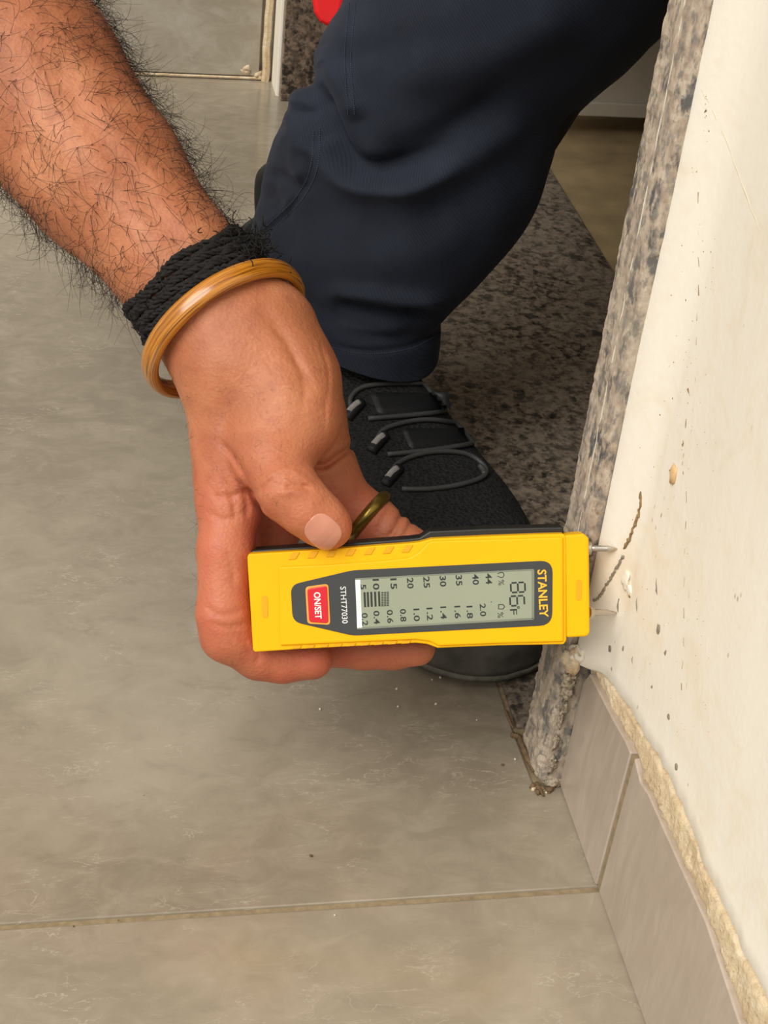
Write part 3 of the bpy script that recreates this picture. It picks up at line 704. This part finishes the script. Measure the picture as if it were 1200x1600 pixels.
# wrist to palm: thumb side ball, index side, palm heel
add_chain([(350, 520, 26, 96), (374, 585, 22, 88), (368, 690, 22, 62), (362, 770, 20, 50)], .010, fld)
add_chain([(415, 525, 26, 84), (448, 595, 20, 76), (452, 650, 14, 72), (425, 700, 9, 60)], .010, fld)
add_chain([(395, 540, 46, 84), (468, 640, 50, 62), (503, 735, 56, 56)], .010, fld)
add_chain([(385, 560, 44, 80), (415, 700, 44, 66), (425, 785, 46, 58)], .010, fld)
add_chain([(430, 600, 52, 66), (470, 760, 58, 56)], .010, fld)
palm = fld.v.copy()
def finger(pts, kblend=.006, kin=.003):
    A = [G(*p[:3]) for p in pts]; R = [Gr(p[3], p[2]) for p in pts]; m = max(R) + .012
    sl, X, Y, Z = fld.sub(np.min(A, 0) - m, np.max(A, 0) + m)
    f = None
    for i in range(len(pts) - 1):
        c = cone(X, Y, Z, A[i], A[i + 1], R[i], R[i + 1]).astype(np.float32); f = c if f is None else smin(f, c, kin)
    fld.v[sl] = np.minimum(fld.v[sl], smin(palm[sl], f, kblend)); return A, R
# thumb
TH = [(425, 690, 10, 58), (428, 728, 2, 54), (447, 764, -5, 50), (478, 794, -5, 43), (504, 815, -3, 39), (516, 824, -2, 34)]
thA, thR = finger(TH, .007)
# index, middle, ring (with the band), little
finger([(362, 760, 18, 50), (352, 860, 13, 43), (350, 960, 13, 42), (356, 992, 15, 42), (405, 1022, 22, 39), (440, 1030, 24, 36), (488, 1030, 24, 32)], .009)
finger([(420, 780, 44, 54), (410, 880, 48, 46), (425, 975, 50, 42), (470, 1005, 46, 37), (570, 1012, 40, 33), (612, 1014, 38, 31), (652, 1013, 36, 28)], .009)
finger([(478, 745, 56, 52), (520, 768, 58, 46), (578, 812, 60, 40), (640, 864, 58, 38), (668, 900, 52, 36), (672, 950, 44, 33), (650, 975, 40, 30)], .006)
finger([(490, 760, 70, 46), (540, 815, 76, 36), (600, 880, 74, 33), (610, 940, 62, 30), (590, 965, 54, 27)], .006)
# creases and folds pressed into the skin (stroke in view axes, limited in depth to the near surface)
def crease(pts, depth_mm, width_px, zmax, zmin=-60, swell=0.0):
    q = spline(pts, 24); lo, hi = q.min(0) - 5 * width_px, q.max(0) + 5 * width_px
    A = G(lo[0], lo[1], zmin); B = G(hi[0], hi[1], zmax); A2 = G(lo[0], lo[1], zmax); B2 = G(hi[0], hi[1], zmin)
    sl, X, Y, Z = fld.sub(np.minimum(np.minimum(A, B), np.minimum(A2, B2)), np.maximum(np.maximum(A, B), np.maximum(A2, B2)))
    px = 600 + F * X / Z; py = 800 + F * Y / Z; d = np.full(np.broadcast(px, py).shape, 1e9, np.float32); tt = np.zeros_like(d)
    for i in range(len(q) - 1):
        a, b = q[i], q[i + 1]; e = b - a; t = np.clip(((px - a[0]) * e[0] + (py - a[1]) * e[1]) / (e @ e + 1e-9), 0, 1)
        dd = (px - a[0] - t * e[0]) ** 2 + (py - a[1] - t * e[1]) ** 2; m = dd < d; d = np.where(m, dd, d); tt = np.where(m, (i + t) / (len(q) - 1), tt)
    fade = np.clip(np.minimum(tt, 1 - tt) * 6, 0.15, 1)
    msk = (Z < MD + zmax * .001)
    fld.v[sl] += (depth_mm * .001 * np.exp(-d / width_px ** 2) * fade * msk - swell * .001 * np.exp(-((np.sqrt(d) - 2.6 * width_px) / (1.4 * width_px)) ** 2) * fade * msk).astype(np.float32)
crease([(342, 688), (362, 710), (382, 742), (396, 778), (420, 806)], 1.4, 5, 26)      # web fold between thumb and index
crease([(438, 690), (470, 700), (486, 722), (505, 728), (530, 712), (560, 690)], 2.6, 5, 85, 14, .7)       # fold across the palm heel
for k in range(7): crease([(418 + k * 13, 502 + k * 4), (452 + k * 10, 545 + k * 6), (474 + k * 6, 600 + k * 5), (470 + k * 6, 655 + k * 5)], .6, 3.2, 45, swell=.1)
crease([(400, 470), (440, 520), (470, 590), (468, 650)], .9, 12, 30)
crease([(345, 560), (352, 620), (350, 690)], .7, 12, 22)
for k in range(5): crease([(404 + k * 10, 772 - k * 2), (420 + k * 9, 754 + k * 2), (446 + k * 8, 742 + k * 5), (462 + k * 6, 742 + k * 6)], 1.2, 3.2, 8, swell=.3)
for k in range(4): crease([(392 + k * 20, 560 + k * 8), (430 + k * 16, 540 + k * 14), (470 + k * 8, 560 + k * 20)], .3, 4, 16)
crease([(330, 770), (352, 778), (385, 768), (404, 772)], .9, 5, 40); crease([(325, 800), (350, 812), (388, 800)], .7, 4, 40); crease([(345, 745), (362, 775), (368, 812)], .9, 4, 34); crease([(372, 745), (384, 775), (386, 815)], .9, 4, 40)
crease([(318, 945), (346, 962), (388, 950)], .8, 5, 30); crease([(325, 972), (355, 980), (388, 974)], .6, 5, 30); crease([(350, 860), (362, 880), (366, 920)], .6, 4, 30)
crease([(362, 985), (382, 1002), (396, 1030)], .8, 4, 40); crease([(402, 1040), (404, 1015), (395, 995)], .8, 5, 40, swell=.3)
crease([(632, 796), (620, 822), (604, 846)], 1.3, 4, 90, swell=.3); crease([(646, 808), (636, 830), (624, 850)], .8, 3.4, 90); crease([(612, 790), (598, 812), (588, 832)], .6, 3.4, 90)
# shallow muscle relief along the forearm
crease([(60, 60), (140, 190), (240, 330), (310, 430)], 1.1, 22, 45); crease([(20, 200), (110, 300), (215, 420)], .8, 24, 45)
pts, fcs = surface_nets(fld.v, fld.lo.astype(float), HG)
me = fast_mesh('arm_and_hand', to_world(pts), fcs[:, ::-1])
bm = bmesh.new(); bm.from_mesh(me)
for _ in range(1): bmesh.ops.smooth_vert(bm, verts=bm.verts, factor=.45, use_axis_x=True, use_axis_y=True, use_axis_z=True)
bmesh.ops.recalc_face_normals(bm, faces=bm.faces); bm.to_mesh(me); bm.free()
arm = pchild('body', me, M['skin'], label='bare tanned forearm and hand with thumb on the meter')
armW = np.array([v.co[:] for v in me.vertices]); armN = np.array([v.normal[:] for v in me.vertices])
def sample(p):
    i = np.clip(np.round((p - fld.lo) / fld.h).astype(int), 0, fld.n - 1); return fld.v[tuple(i)]
# ---- thumb nail
def nail():
    h = .0003; c = G(507, 830, -7); f = Field(c - .013, c + .013, h); X, Y, Z = f.sub(c - .013, c + .013)[1:]
    t = None
    for i in range(1, len(TH) - 1):
        q = cone(X, Y, Z, thA[i], thA[i + 1], thR[i], thR[i + 1]); t = q if t is None else smin(t, q, .003)
    px = 600 + F * X / Z; py = 800 + F * Y / Z; a = math.radians(42)
    u = (px - 505) * math.cos(a) + (py - 831) * math.sin(a); v = -(px - 505) * math.sin(a) + (py - 831) * math.cos(a)
    reg = ((np.abs(u) / 28) ** 2.8 + (np.abs(v) / 25) ** 2.8) - 1
    d = np.maximum(np.maximum(t - .00035, -(t + .001)), reg * .008); d = np.maximum(d, Z - (MD + .001))
    p, fc = surface_nets(d.astype(np.float32), f.lo.astype(float), h); m = fast_mesh('thumb_nail', to_world(p), fc[:, ::-1])
    b = bmesh.new(); b.from_mesh(m)
    for _ in range(2): bmesh.ops.smooth_vert(b, verts=b.verts, factor=.4, use_axis_x=True, use_axis_y=True, use_axis_z=True)
    bmesh.ops.recalc_face_normals(b, faces=b.faces); b.to_mesh(m); b.free(); return m
pchild('thumb_nail', nail(), M['nail'], parent=arm)

# ---- arm hair
def hairs(sel, n, lmin, lmax, rad, name, curl=1.0):
    V, Fc = [], []; ids = np.flatnonzero(sel); axis = P(372, 535, .62) - P(44, 128, .646); axis /= np.linalg.norm(axis)
    for i in rng.choice(ids, n):
        p = armW[i].copy(); nn = armN[i]; L = rng.uniform(lmin, lmax); seg = 9
        side = np.cross(nn, axis); side /= np.linalg.norm(side) + 1e-9
        d = axis * rng.normal(.55, .5) + side * rng.normal(0, .75) + nn * rng.uniform(.25, .8); d /= np.linalg.norm(d)
        ax = nn * rng.normal(0, 1) + side * rng.normal(0, .5) + axis * rng.normal(0, .4); ang = rng.choice((-1, 1)) * (rng.uniform(.04, .26) if curl < 1.5 else rng.uniform(.22, .5))
        path = [p - nn * .0003]
        for s in range(seg):
            p = p + d * L / seg; path.append(p)
            d = d + np.cross(ax, d) * ang - nn * .07; d /= np.linalg.norm(d)
        tube_geo(path, np.linspace(rad, rad * .35, seg + 1), 3, False, V, Fc)
    return pchild(name, mesh(name, V, Fc), M['hair'], parent=arm, kind='stuff')
vw = armW - CAM; dz = vw @ FW; apx = 600 + F * (vw @ RT) / dz; apy = 800 - F * (vw @ UP) / dz
al = (apx - 44) * (372 - 44) + (apy - 128) * (535 - 128); al = al / (328 ** 2 + 407 ** 2)   # 0 upper forearm .. 1 wrist
front = (armN @ FW) < 0.45
hairs(front & (al < .72) & (apx > -60) & (apy > -60), 1150, .010, .024, .00011, 'arm_hair')
rim = (np.abs(armN @ FW) < .45) & (al < .74) & (apx > -60) & (apy > -60)
hairs(rim, 520, .010, .021, .00009, 'arm_hair', 2.2)
hairs((al > .8) & (apy < 960) & (apx < 345) & (np.abs(armN @ FW) < .6), 110, .003, .007, .00005, 'hand_hair')
hairs((apy > 600) & (apy < 790) & (apx > 330) & (apx < 460) & front, 120, .002, .004, .00004, 'hand_hair')

# ---- braided black thread round the wrist
def ring_on_arm(cpx, cpy, cdz, maj, depth_mm, lift, n, shift=0.0):
    c = G(cpx, cpy, cdz); u = np.array([maj[0], maj[1], 0.0]); u /= np.linalg.norm(u); wv = np.array([0, 0, -1.0]); out = []
    for k in range(n):
        a = 2 * math.pi * k / n; d = u * math.cos(a) + wv * math.sin(a); r = .012
        while r < .05 and sample(c + d * r) < 0: r += .0005
        out.append(c + d * (r + lift))
    return np.array(out)
axg = np.array([.62, .78, 0.0])
V, Fc = [], []
nb = 130
for srow in range(9):
    off = (srow - 4) * 6.8
    ringp = ring_on_arm(313 + axg[0] * off, 443 + axg[1] * off, 31, (82, -62), 27, .0010, nb)
    for strand in range(3):
        ph = 2 * math.pi * strand / 3; pp = []
        for k in range(nb):
            a = 2 * math.pi * k / nb; q = ringp[k]; tw = a * 22 + ph + srow * .9
            outw = np.array([82 / 103 * math.cos(a), -62 / 103 * math.cos(a), -math.sin(a)])
            wob = .0011 * math.sin(a * 5 + srow * 1.3) * (1 if srow % 2 else -1)
            pp.append(q + outw * (.0007 * math.sin(tw)) + axg * (.0010 * math.cos(tw) + wob) + rng.normal(0, .00022, 3))
        tube_geo(to_world(np.array(pp)), .00082, 5, True, V, Fc)
me = mesh('thread_bracelet', V, Fc); BC = to_world(G(313, 443, 31)[None])[0]; brace = worn('thread_bracelet', me, M['thread'], BC, 'frayed black braided thread bracelet tied round the hairy wrist', 'bracelet')
V, Fc = [], []
for i in range(330):
    side = random.random()
    if side < .42: c = G(398 + random.gauss(0, 14), 384 + random.gauss(0, 15), 24 + random.gauss(0, 7)); L = random.uniform(.003, .007)
    elif side < .68: c = G(236 + random.gauss(0, 10), 502 + random.gauss(0, 15), 26 + random.gauss(0, 6)); L = random.uniform(.002, .006)
    else:
        t = random.random(); c = G(240 + 150 * t, 498 - 112 * t, 6 + 10 * abs(t - .5)) + axg * random.gauss(0, .005); L = random.uniform(.002, .004)
    d = rng.normal(0, 1, 3); d /= np.linalg.norm(d); ax = rng.normal(0, 1, 3); p = c; path = [p]
    for s in range(6): p = p + d * L / 6 * 1.6; path.append(p); d = d + np.cross(ax, d) * .35; d /= np.linalg.norm(d)
    tube_geo(to_world(np.array(path)), .00022, 4, False, V, Fc)
ff = mesh('frayed_fibres', V, Fc); ff.transform(Matrix.Translation(Vector(tuple(-BC)))); link('frayed_fibres', ff, M['thread'], brace, True, 'stuff')

# ---- amber bangle: flattened ring
def bangle_mesh():
    nb, ns = 120, 20; c = G(351, 516, 31); a_ = np.array([113, -85, 0.]) * (MD + .031) / F; R = np.linalg.norm(a_) * .955; a_ /= np.linalg.norm(a_)
    up_ = np.array([-.6, -.8, 0.]); k = 44 / 141; b_ = up_ * k + np.array([0, 0, -1.]) * math.sqrt(1 - k * k)
    nrm = np.cross(a_, b_); V, Fc, uv = [], [], []
    for i in range(nb):
        t = 2 * math.pi * i / nb; d = a_ * math.cos(t) + b_ * math.sin(t)
        for j in range(ns):
            s = 2 * math.pi * j / ns; cs, sn = math.cos(s), math.sin(s)
            V.append(c + d * (R + .0026 * np.sign(cs) * abs(cs) ** .8) + nrm * (.0043 * np.sign(sn) * abs(sn) ** .75))
    for i in range(nb):
        for j in range(ns): Fc.append((i * ns + j, i * ns + (j + 1) % ns, ((i + 1) % nb) * ns + (j + 1) % ns, ((i + 1) % nb) * ns + j)); uv.append((i, j))
    me = mesh('bangle', to_world(np.array(V)), Fc); l = me.uv_layers.new(name='UVMap')
    for pi, p in enumerate(me.polygons):
        i, j = uv[pi]
        for li, (di, dj) in zip(p.loop_indices, ((0, 0), (0, 1), (1, 1), (1, 0))): l.data[li].uv = ((i + di) / nb, (j + dj) / ns)
    fix_normals(me); return me
worn('bangle', bangle_mesh(), M['bangle'], to_world(G(351, 516, 31)[None])[0], 'glossy amber-brown striped bangle hanging on the wrist below the black thread', 'bangle')

# ---- brass ring on the finger
c = G(574, 808, 60); fd = np.array([.76, .65, -.05]); fd /= np.linalg.norm(fd); e1 = np.cross(fd, [0, 0, 1.]); e1 /= np.linalg.norm(e1); e2 = np.cross(fd, e1)
V, Fc = tube_geo(to_world(np.array([c + (e1 * math.cos(t) + e2 * math.sin(t)) * Gr(41.5, 60) for t in np.linspace(0, 2 * math.pi, 60, endpoint=False)])), .0027, 12, True)
worn('finger_ring', mesh('finger_ring', V, Fc), M['ring'], to_world(c[None])[0], 'dull brass ring worn on a finger behind the thumb', 'ring')

# ---- trouser leg
SEC = [  # left px, right px, depth, half depth (m), downward bulge px
    ((396, 424), (688, 546), .812, .050, 104), ((394, 410), (690, 534), .811, .050, 99), ((393, 394), (692, 512), .808, .050, 92), ((392, 376), (691, 493), .806, .050, 84),
    ((391, 356), (706, 478), .803, .054, 78), ((399, 328), (752, 434), .797, .059, 66), ((407, 298), (800, 382), .790, .064, 58),
    ((416, 258), (836, 322), .782, .068, 50), ((426, 220), (860, 262), .774, .071, 44), ((442, 187), (885, 203), .766, .074, 38), ((462, 152), (945, 146), .757, .077, 32),
    ((486, 126), (990, 105), .750, .079, 28), ((492, 92), (1015, 75), .744, .081, 24), ((514, 48), (1048, 36), .738, .082, 22), ((536, 6), (1075, -25), .731, .084, 18), ((552, -90), (1110, -120), .722, .086, 14), ((600, -230), (1140, -240), .715, .086, 10),
    ((690, -380), (1150, -370), .715, .080, 0)]
def leg_mesh():
    A = np.array([np.concatenate([P(*l, d), P(*r, d), [d, m, q]]) for l, r, d, m, q in SEC]); A = spline(A, 230); nt = 200; V = []
    for a in A:
        c = (a[:3] + a[3:6]) / 2; u = (a[3:6] - a[:3]) / 2; f = -FW * a[7] - UP * (a[8] / F * a[6])
        for k in range(nt):
            t = 2 * math.pi * k / nt; ct, st = math.cos(t), math.sin(t)
            V.append(c + u * np.sign(ct) * abs(ct) ** .96 + f * np.sign(st) * abs(st) ** .9)
    V = np.array(V); n = len(A)
    Fc = [(i * nt + k, i * nt + (k + 1) % nt, (i + 1) * nt + (k + 1) % nt, (i + 1) * nt + k) for i in range(n - 1) for k in range(nt)]
    v = V - CAM; d = v @ FW; px = 600 + F * (v @ RT) / d; py = 800 - F * (v @ UP) / d
    Vg = V.reshape(n, nt, 3); tu = np.roll(Vg, -1, 1) - np.roll(Vg, 1, 1); tv = np.gradient(Vg, axis=0); N = np.cross(tu, tv); N /= np.linalg.norm(N, axis=2)[..., None] + 1e-12; N = N.reshape(-1, 3)
    cen = Vg.mean(1, keepdims=True); sg = np.sign(((Vg - cen).reshape(-1, 3) * N).sum(1).mean()); N *= sg
    fr = np.clip(-(N @ FW) * 3 + .3, 0, 1); disp = np.zeros(len(V))
    def stroke(pts, amp, wd, amp2=0.0):
        q = spline(pts, 30); best = np.full(len(V), 1e9); tt = np.zeros(len(V)); sd_ = np.zeros(len(V))
        for i in range(len(q) - 1):
            a, b = q[i], q[i + 1]; e = b - a; t = np.clip(((px - a[0]) * e[0] + (py - a[1]) * e[1]) / (e @ e + 1e-9), 0, 1)
            dx, dy = px - a[0] - t * e[0], py - a[1] - t * e[1]; dd = dx * dx + dy * dy; m = dd < best
            best[m] = dd[m]; tt[m] = ((i + t) / (len(q) - 1))[m]; sd_[m] = np.sign(e[0] * dy - e[1] * dx)[m]
        fade = np.clip(np.minimum(tt, 1 - tt) * 5, 0, 1); r = np.sqrt(best)
        disp[:] += fr * fade * (amp * np.exp(-(r / wd) ** 2) + amp2 * np.exp(-((r - 2 * wd) / wd) ** 2) * (sd_ > 0))
    stroke([(478, 112), (496, 150), (512, 190), (535, 235), (570, 262), (640, 258), (720, 225)], -.009, 15, .005)
    stroke([(470, 160), (488, 195), (506, 232)], -.006, 12, .003)
    stroke([(505, 70), (522, 110), (545, 150), (560, 190)], .005, 16)
    stroke([(440, 200), (470, 240), (480, 290)], .004, 18)
    stroke([(580, 255), (660, 232), (740, 185), (800, 130)], -.005, 26, .003)
    stroke([(415, 270), (450, 280), (478, 300)], -.003, 12)
    stroke([(430, 300), (520, 290), (620, 300), (720, 270)], .003, 40)
    stroke([(400, 380), (520, 400), (640, 400), (740, 350)], .003, 45)
    stroke([(520, 470), (560, 478), (620, 488), (692, 486)], -.006, 11, 0)
    stroke([(500, 455), (580, 462), (640, 470), (705, 468)], .005, 14)
    stroke([(505, 535), (570, 548), (640, 540), (690, 515)], -.0014, 5, 0)
    stroke([(520, 505), (580, 512), (640, 505)], .002, 12)
    stroke([(600, 100), (700, 110), (820, 60), (900, 0)], .005, 45)
    stroke([(640, 330), (740, 300), (820, 230)], -.003, 40)
    stroke([(410, 290), (440, 330), (470, 420)], -.003, 18)
    stroke([(552, 0), (546, 90), (550, 180)], -.0012, 5, 0); stroke([(496, 205), (492, 262), (470, 310), (420, 360), (385, 385)], -.0014, 5, .0008)
    for i in range(n): pass
    nz = np.array([vnoise(p, 18, 3) * .0022 + vnoise(p, 45, 8) * .0007 for p in V])
    V = V + N * (disp + nz)[:, None]
    me = mesh('trousers', V, Fc); fix_normals(me); return me
legm = leg_mesh(); trousers = pchild('trousers', legm, M['cloth'], label='navy blue cotton trouser leg with stitched hem')
sm = trousers.modifiers.new('thickness', 'SOLIDIFY'); sm.thickness = .0016; sm.offset = -1
def bvh_of(me): return BVHTree.FromPolygons([v.co[:] for v in me.vertices], [tuple(p.vertices) for p in me.polygons])
def on_surface(bvh, pts, lift, n):
    out = []
    for a, b in spline(pts, n):
        h_, nn, i, d = bvh.ray_cast(Vector(CAM), Vector(ray(a, b)).normalized())
        if h_ is None: continue
        if nn.dot(Vector(FW)) > 0: nn = -nn
        out.append(np.array(h_ + nn * lift))
    return out
bt = bvh_of(legm)
def stitch(pts, n):
    V, Fc = [], []; p = on_surface(bt, pts, .0002, n * 2)
    for i in range(0, len(p) - 1, 2): tube_geo([p[i], p[i + 1]], .00028, 5, False, V, Fc)
    if V: pchild('stitching', mesh('stitching', V, Fc), M['stitch'], parent=trousers)
stitch([(556, 4), (549, 90), (554, 178)], 60); stitch([(546, 4), (539, 90), (544, 178)], 60)
stitch([(500, 200), (496, 262), (474, 310), (428, 357), (400, 376)], 70); stitch([(490, 205), (486, 260), (464, 306), (420, 350), (398, 364)], 70)
stitch([(508, 540), (570, 553), (640, 545), (688, 520)], 60)
# lower leg inside the trousers
bmv, bmf = tube_geo([P(540, 520, .81), P(560, 440, .81), P(680, 240, .775), P(820, -20, .735), P(900, -250, .715)], [.032, .034, .05, .055, .055], 24)
pchild('sock_and_shin', mesh('sock_and_shin', bmv, bmf), plain('dark_sock', (24, 24, 27), .9), parent=trousers)

# ---- the rest of the crouching figure, above and outside the picture: thighs, hips, shirt
def figure(chains, lo, hi, h, name, mat, label=None, k=.03):
    f = Field(lo, hi, h); sl, X, Y, Z = f.sub(lo, hi)
    for ch in chains:
        for (a, b) in zip(ch[:-1], ch[1:]): f.v = smin(f.v, cone(X, Y, Z, a[:3], b[:3], a[3], b[3]).astype(np.float32), k)
    f.v += np.float32(.006) * np.sin(X * 37 + Y * 21) * np.sin(Z * 29 - Y * 17)
    p, fc = surface_nets(f.v, f.lo.astype(float), h); m = fast_mesh(name, p, fc); fix_normals(m); return pchild(name, m, mat, label=label)
kn = P(925, -375, .72); hipc = (.10, .68, .31)
figure([[(*P(900, -250, .72), .055), (*kn, .072), (.09, .5, .41, .085), (.09, .6, .36, .11), (*hipc, .125)],
        [(*hipc, .125), (.22, .64, .34, .11), (.36, .46, .44, .075), (.38, .40, .46, .068), (.38, .46, .28, .06), (.37, .52, .09, .055)]],
       (-.3, .18, .02), (.52, .84, .62), .009, 'trouser_thighs', M['cloth'])
el = P(-260, -330, MD + .105)
figure([[(.09, .64, .42, .14), (.06, .57, .6, .14), (.02, .5, .74, .12)], [(-.05, .5, .74, .09), (-.18, .46, .70, .065), (-.26, .41, .57, .06), (-.295, .378, .46, .055)],
        [(.1, .5, .74, .09), (.2, .48, .71, .07), (.26, .44, .57, .06)]], (-.42, .25, .25), (.36, .83, .95), .009, 'shirt', plain('grey_shirt', (96, 96, 98), .9))
V, Fc = tube_geo(spline([el, el * .6 + np.array([-.30, .375, .45]) * .4, (-.29, .39, .52)], 12), np.linspace(.047, .044, 12), 24)
pchild('upper_arm', mesh('upper_arm', V, Fc), M['skin'], parent=arm)

# ---- red cloth end hanging beside the trousers
rp = [(470, -150), (482, -60), (488, 0), (491, 20), (500, 34), (514, 42), (528, 36), (536, 14), (545, -30), (552, -90), (560, -150)]
me = prism_mesh('red_cloth', rp, lambda u, v, s: tuple(P(u, v, .80 + .012 * s)))
rc = pchild('red_cloth', me, M['red'], smooth=False, label='bright red rounded cloth end hanging behind the trousers'); bevel(rc, .003, 3)

# ---- shoe
SO = np.array([-0.0045, 0.0710, 0.0]); ST = np.array([-0.33, 0.944, 0]); ST /= np.linalg.norm(ST); SR = np.array([ST[1], -ST[0], 0])
def sh(s, l, z): return SO + ST * s + SR * l + np.array([0, 0, z])
ss = np.array([0, .002, .006, .013, .025, .045, .07, .10, .135, .17, .205, .235, .258, .272, .280, .285])
hw = np.array([.006, .014, .0215, .029, .0365, .0435, .0485, .0505, .048, .042, .038, .037, .0345, .0285, .02, .008])
tp = np.array([.024, .029, .034, .041, .0485, .055, .0605, .0665, .078, .092, .1, .098, .1, .104, .106, .104])
off = np.interp(ss, [0, .1, .2, .285], [0.0, -.003, -.001, 0.002])
shoe = bpy.data.objects.new('shoe', None); COL.objects.link(shoe); shoe.parent = person; shoe.location = tuple(PINV); shoe['label'] = 'black knit slip-on trainer with grey lace loops'
S2 = np.linspace(0, 1, 90) ** 1.25 * .285
HW = np.interp(S2, ss, hw) * 1.03; TP = np.interp(S2, ss, tp); OF = np.interp(S2, ss, off)
ker = np.array([1, 2, 3, 2, 1]) / 9
HW[2:-2] = np.convolve(HW, ker, 'valid'); TP[2:-2] = np.convolve(TP, ker, 'valid')
V, Fc = [], []; nt = 48
for s, h_, t_, o_ in zip(S2, HW, TP, OF):
    zb = .014; ex = np.interp(s, [0, .08, .16, .285], [.8, .75, .95, 1.0])
    for k in range(nt + 1):
        a = math.pi * k / nt; c_, s_ = math.cos(a), math.sin(a)
        V.append(sh(s, o_ + h_ * .97 * np.sign(c_) * abs(c_) ** (ex * .85), zb + (t_ - zb) * s_ ** ex))
for i in range(len(S2) - 1):
    for k in range(nt): Fc.append((i * (nt + 1) + k, i * (nt + 1) + k + 1, (i + 1) * (nt + 1) + k + 1, (i + 1) * (nt + 1) + k))
Fc.append(tuple(range(nt + 1))); Fc.append(tuple((len(S2) - 1) * (nt + 1) + k for k in range(nt + 1))[::-1])
upm = mesh('upper', V, Fc); fix_normals(upm); upper = link('upper', upm, M['knit'], shoe, True)
def sole_mesh(z0, z1, grow0, grow1, name):
    n = len(S2); L = [(s, o + h * 1.0) for s, h, o in zip(S2, HW, OF)]; R = [(s, o - h * 1.0) for s, h, o in zip(S2, HW, OF)]
    loop = L + R[::-1]; V = []
    cs = np.array([.14, 0.0])
    for z, g in ((z0, grow0), (z0 + .003, (grow0 + grow1) / 2 + .0008), ((z0 + z1) / 2, grow1 + .0006), (z1, grow1)):
        for i, (s, l) in enumerate(loop):
            tn = np.array(loop[(i + 1) % len(loop)]) - np.array(loop[i - 1]); nn = np.array([tn[1], -tn[0]]); nn /= np.linalg.norm(nn) + 1e-9
            if nn @ (np.array([s, l]) - cs) < 0: nn = -nn
            q = np.array([s, l]) + nn * g; V.append(sh(q[0], q[1], z))
    m = len(loop); Fc = [tuple(range(m))[::-1], tuple(range(3 * m, 4 * m))]
    for r in range(3): Fc += [(r * m + i, r * m + (i + 1) % m, (r + 1) * m + (i + 1) % m, (r + 1) * m + i) for i in range(m)]
    me = mesh(name, V, Fc); fix_normals(me); return me
link('outsole', sole_mesh(.0014, .0065, .001, .0036, 'outsole'), M['sole_edge'], shoe, True)
link('midsole', sole_mesh(.006, .024, .0032, .0008, 'midsole'), M['sole'], shoe, True)
# heel pull loop
V, Fc = tube_geo(spline([sh(.283, .004, .085), sh(.294, .004, .102), sh(.297, .004, .122), sh(.288, .004, .13), sh(.279, .004, .118), sh(.276, .004, .1)], 24), .0058, 10)
link('heel_loop', mesh('heel_loop', V, Fc), M['shoe_smooth'], shoe, True)
V, Fc = tube_geo(spline([sh(.2, .036, .092), sh(.245, .033, .094), sh(.272, .022, .1), sh(.282, .002, .104), sh(.272, -.02, .1), sh(.245, -.033, .094), sh(.2, -.036, .092)], 40), .0062, 10)
link('padded_collar', mesh('padded_collar', V, Fc), M['shoe_smooth'], shoe, True)
bs = bvh_of(upm)
def cordline(pts, r, mat, name, n=40, lift=.001, parent=shoe):
    p = on_surface(bs, pts, lift, n)
    if len(p) > 2: V, Fc = tube_geo(p, r, 8); return link(name, mesh(name, V, Fc), mat, parent, True)
loops = [[(552, 648), (548, 625), (566, 607), (610, 601), (670, 603), (705, 615), (712, 632), (690, 645), (640, 651), (575, 656)],
         [(590, 700), (592, 682), (610, 668), (660, 658), (712, 664), (738, 680), (736, 694), (700, 702), (650, 708), (605, 712)],
         [(612, 752), (614, 735), (636, 718), (680, 708), (728, 712), (756, 732), (752, 748), (715, 760), (670, 766), (628, 766)]]
for L in loops:
    cordline(L, .0013, M['cord'], 'lace_cord', 60)
for (a, b) in ((553, 643), (590, 695), (612, 747)):
    w = cordline([(a - 10, b + 12), (a, b), (a + 12, b - 14)], .0028, M['shoe_smooth'], 'lace_loop', 10, .0008)
    if w: cordline([(a - 6, b + 4), (a + 1, b - 4), (a + 8, b - 10)], .0018, M['webbing'], 'pale_stripe', 6, .0024, shoe)
for (a, b) in ((709, 628), (733, 688), (753, 736)):
    cordline([(a - 5, b - 7), (a + 1, b), (a + 3, b + 8)], .0015, M['cord'], 'eyelet', 6, .0008)
for pl in ([(575, 612), (700, 612), (705, 640), (590, 648)], [(625, 668), (725, 668), (730, 692), (640, 702)]):
    q = np.array(pl, float); V, Fc = [], []; nu, nv = 22, 8
    for i in range(nu):
        for j in range(nv):
            u, v = i / (nu - 1), j / (nv - 1); xy = (q[0] * (1 - u) + q[1] * u) * (1 - v) + (q[3] * (1 - u) + q[2] * u) * v
            h_, nn, _, _ = bs.ray_cast(Vector(CAM), Vector(ray(*xy)).normalized()); 
            if h_ is None: h_ = Vector(P(*xy, .75)); nn = Vector(-FW)
            V.append(np.array(h_ + nn * (.0011 if 0 < i < nu - 1 and 0 < j < nv - 1 else -.0004)))
    Fc = [(i * nv + j, i * nv + j + 1, (i + 1) * nv + j + 1, (i + 1) * nv + j) for i in range(nu - 1) for j in range(nv - 1)]
    link('tongue_panel', mesh('tongue_panel', V, Fc), M['shoe_smooth'], shoe, True)

# ---- plaster crumbs lying on the tiles
for i, (a, b) in enumerate([(622, 1104), (675, 1062), (688, 1058), (805, 1186), (745, 1125), (681, 1100), (620, 1076), (486, 1337), (523, 1430), (785, 1195), (115, 1447), (185, 1438), (500, 1108)]):
    r = random.uniform(.0004, .0008); dark = i in (7, 9, 10, 11)
    o = blob('plaster_crumb', hit(a, b, 2, r * .7), (r, r, r * .8), M['debris'] if dark else M['white_line'], floor, 1, .4, i)
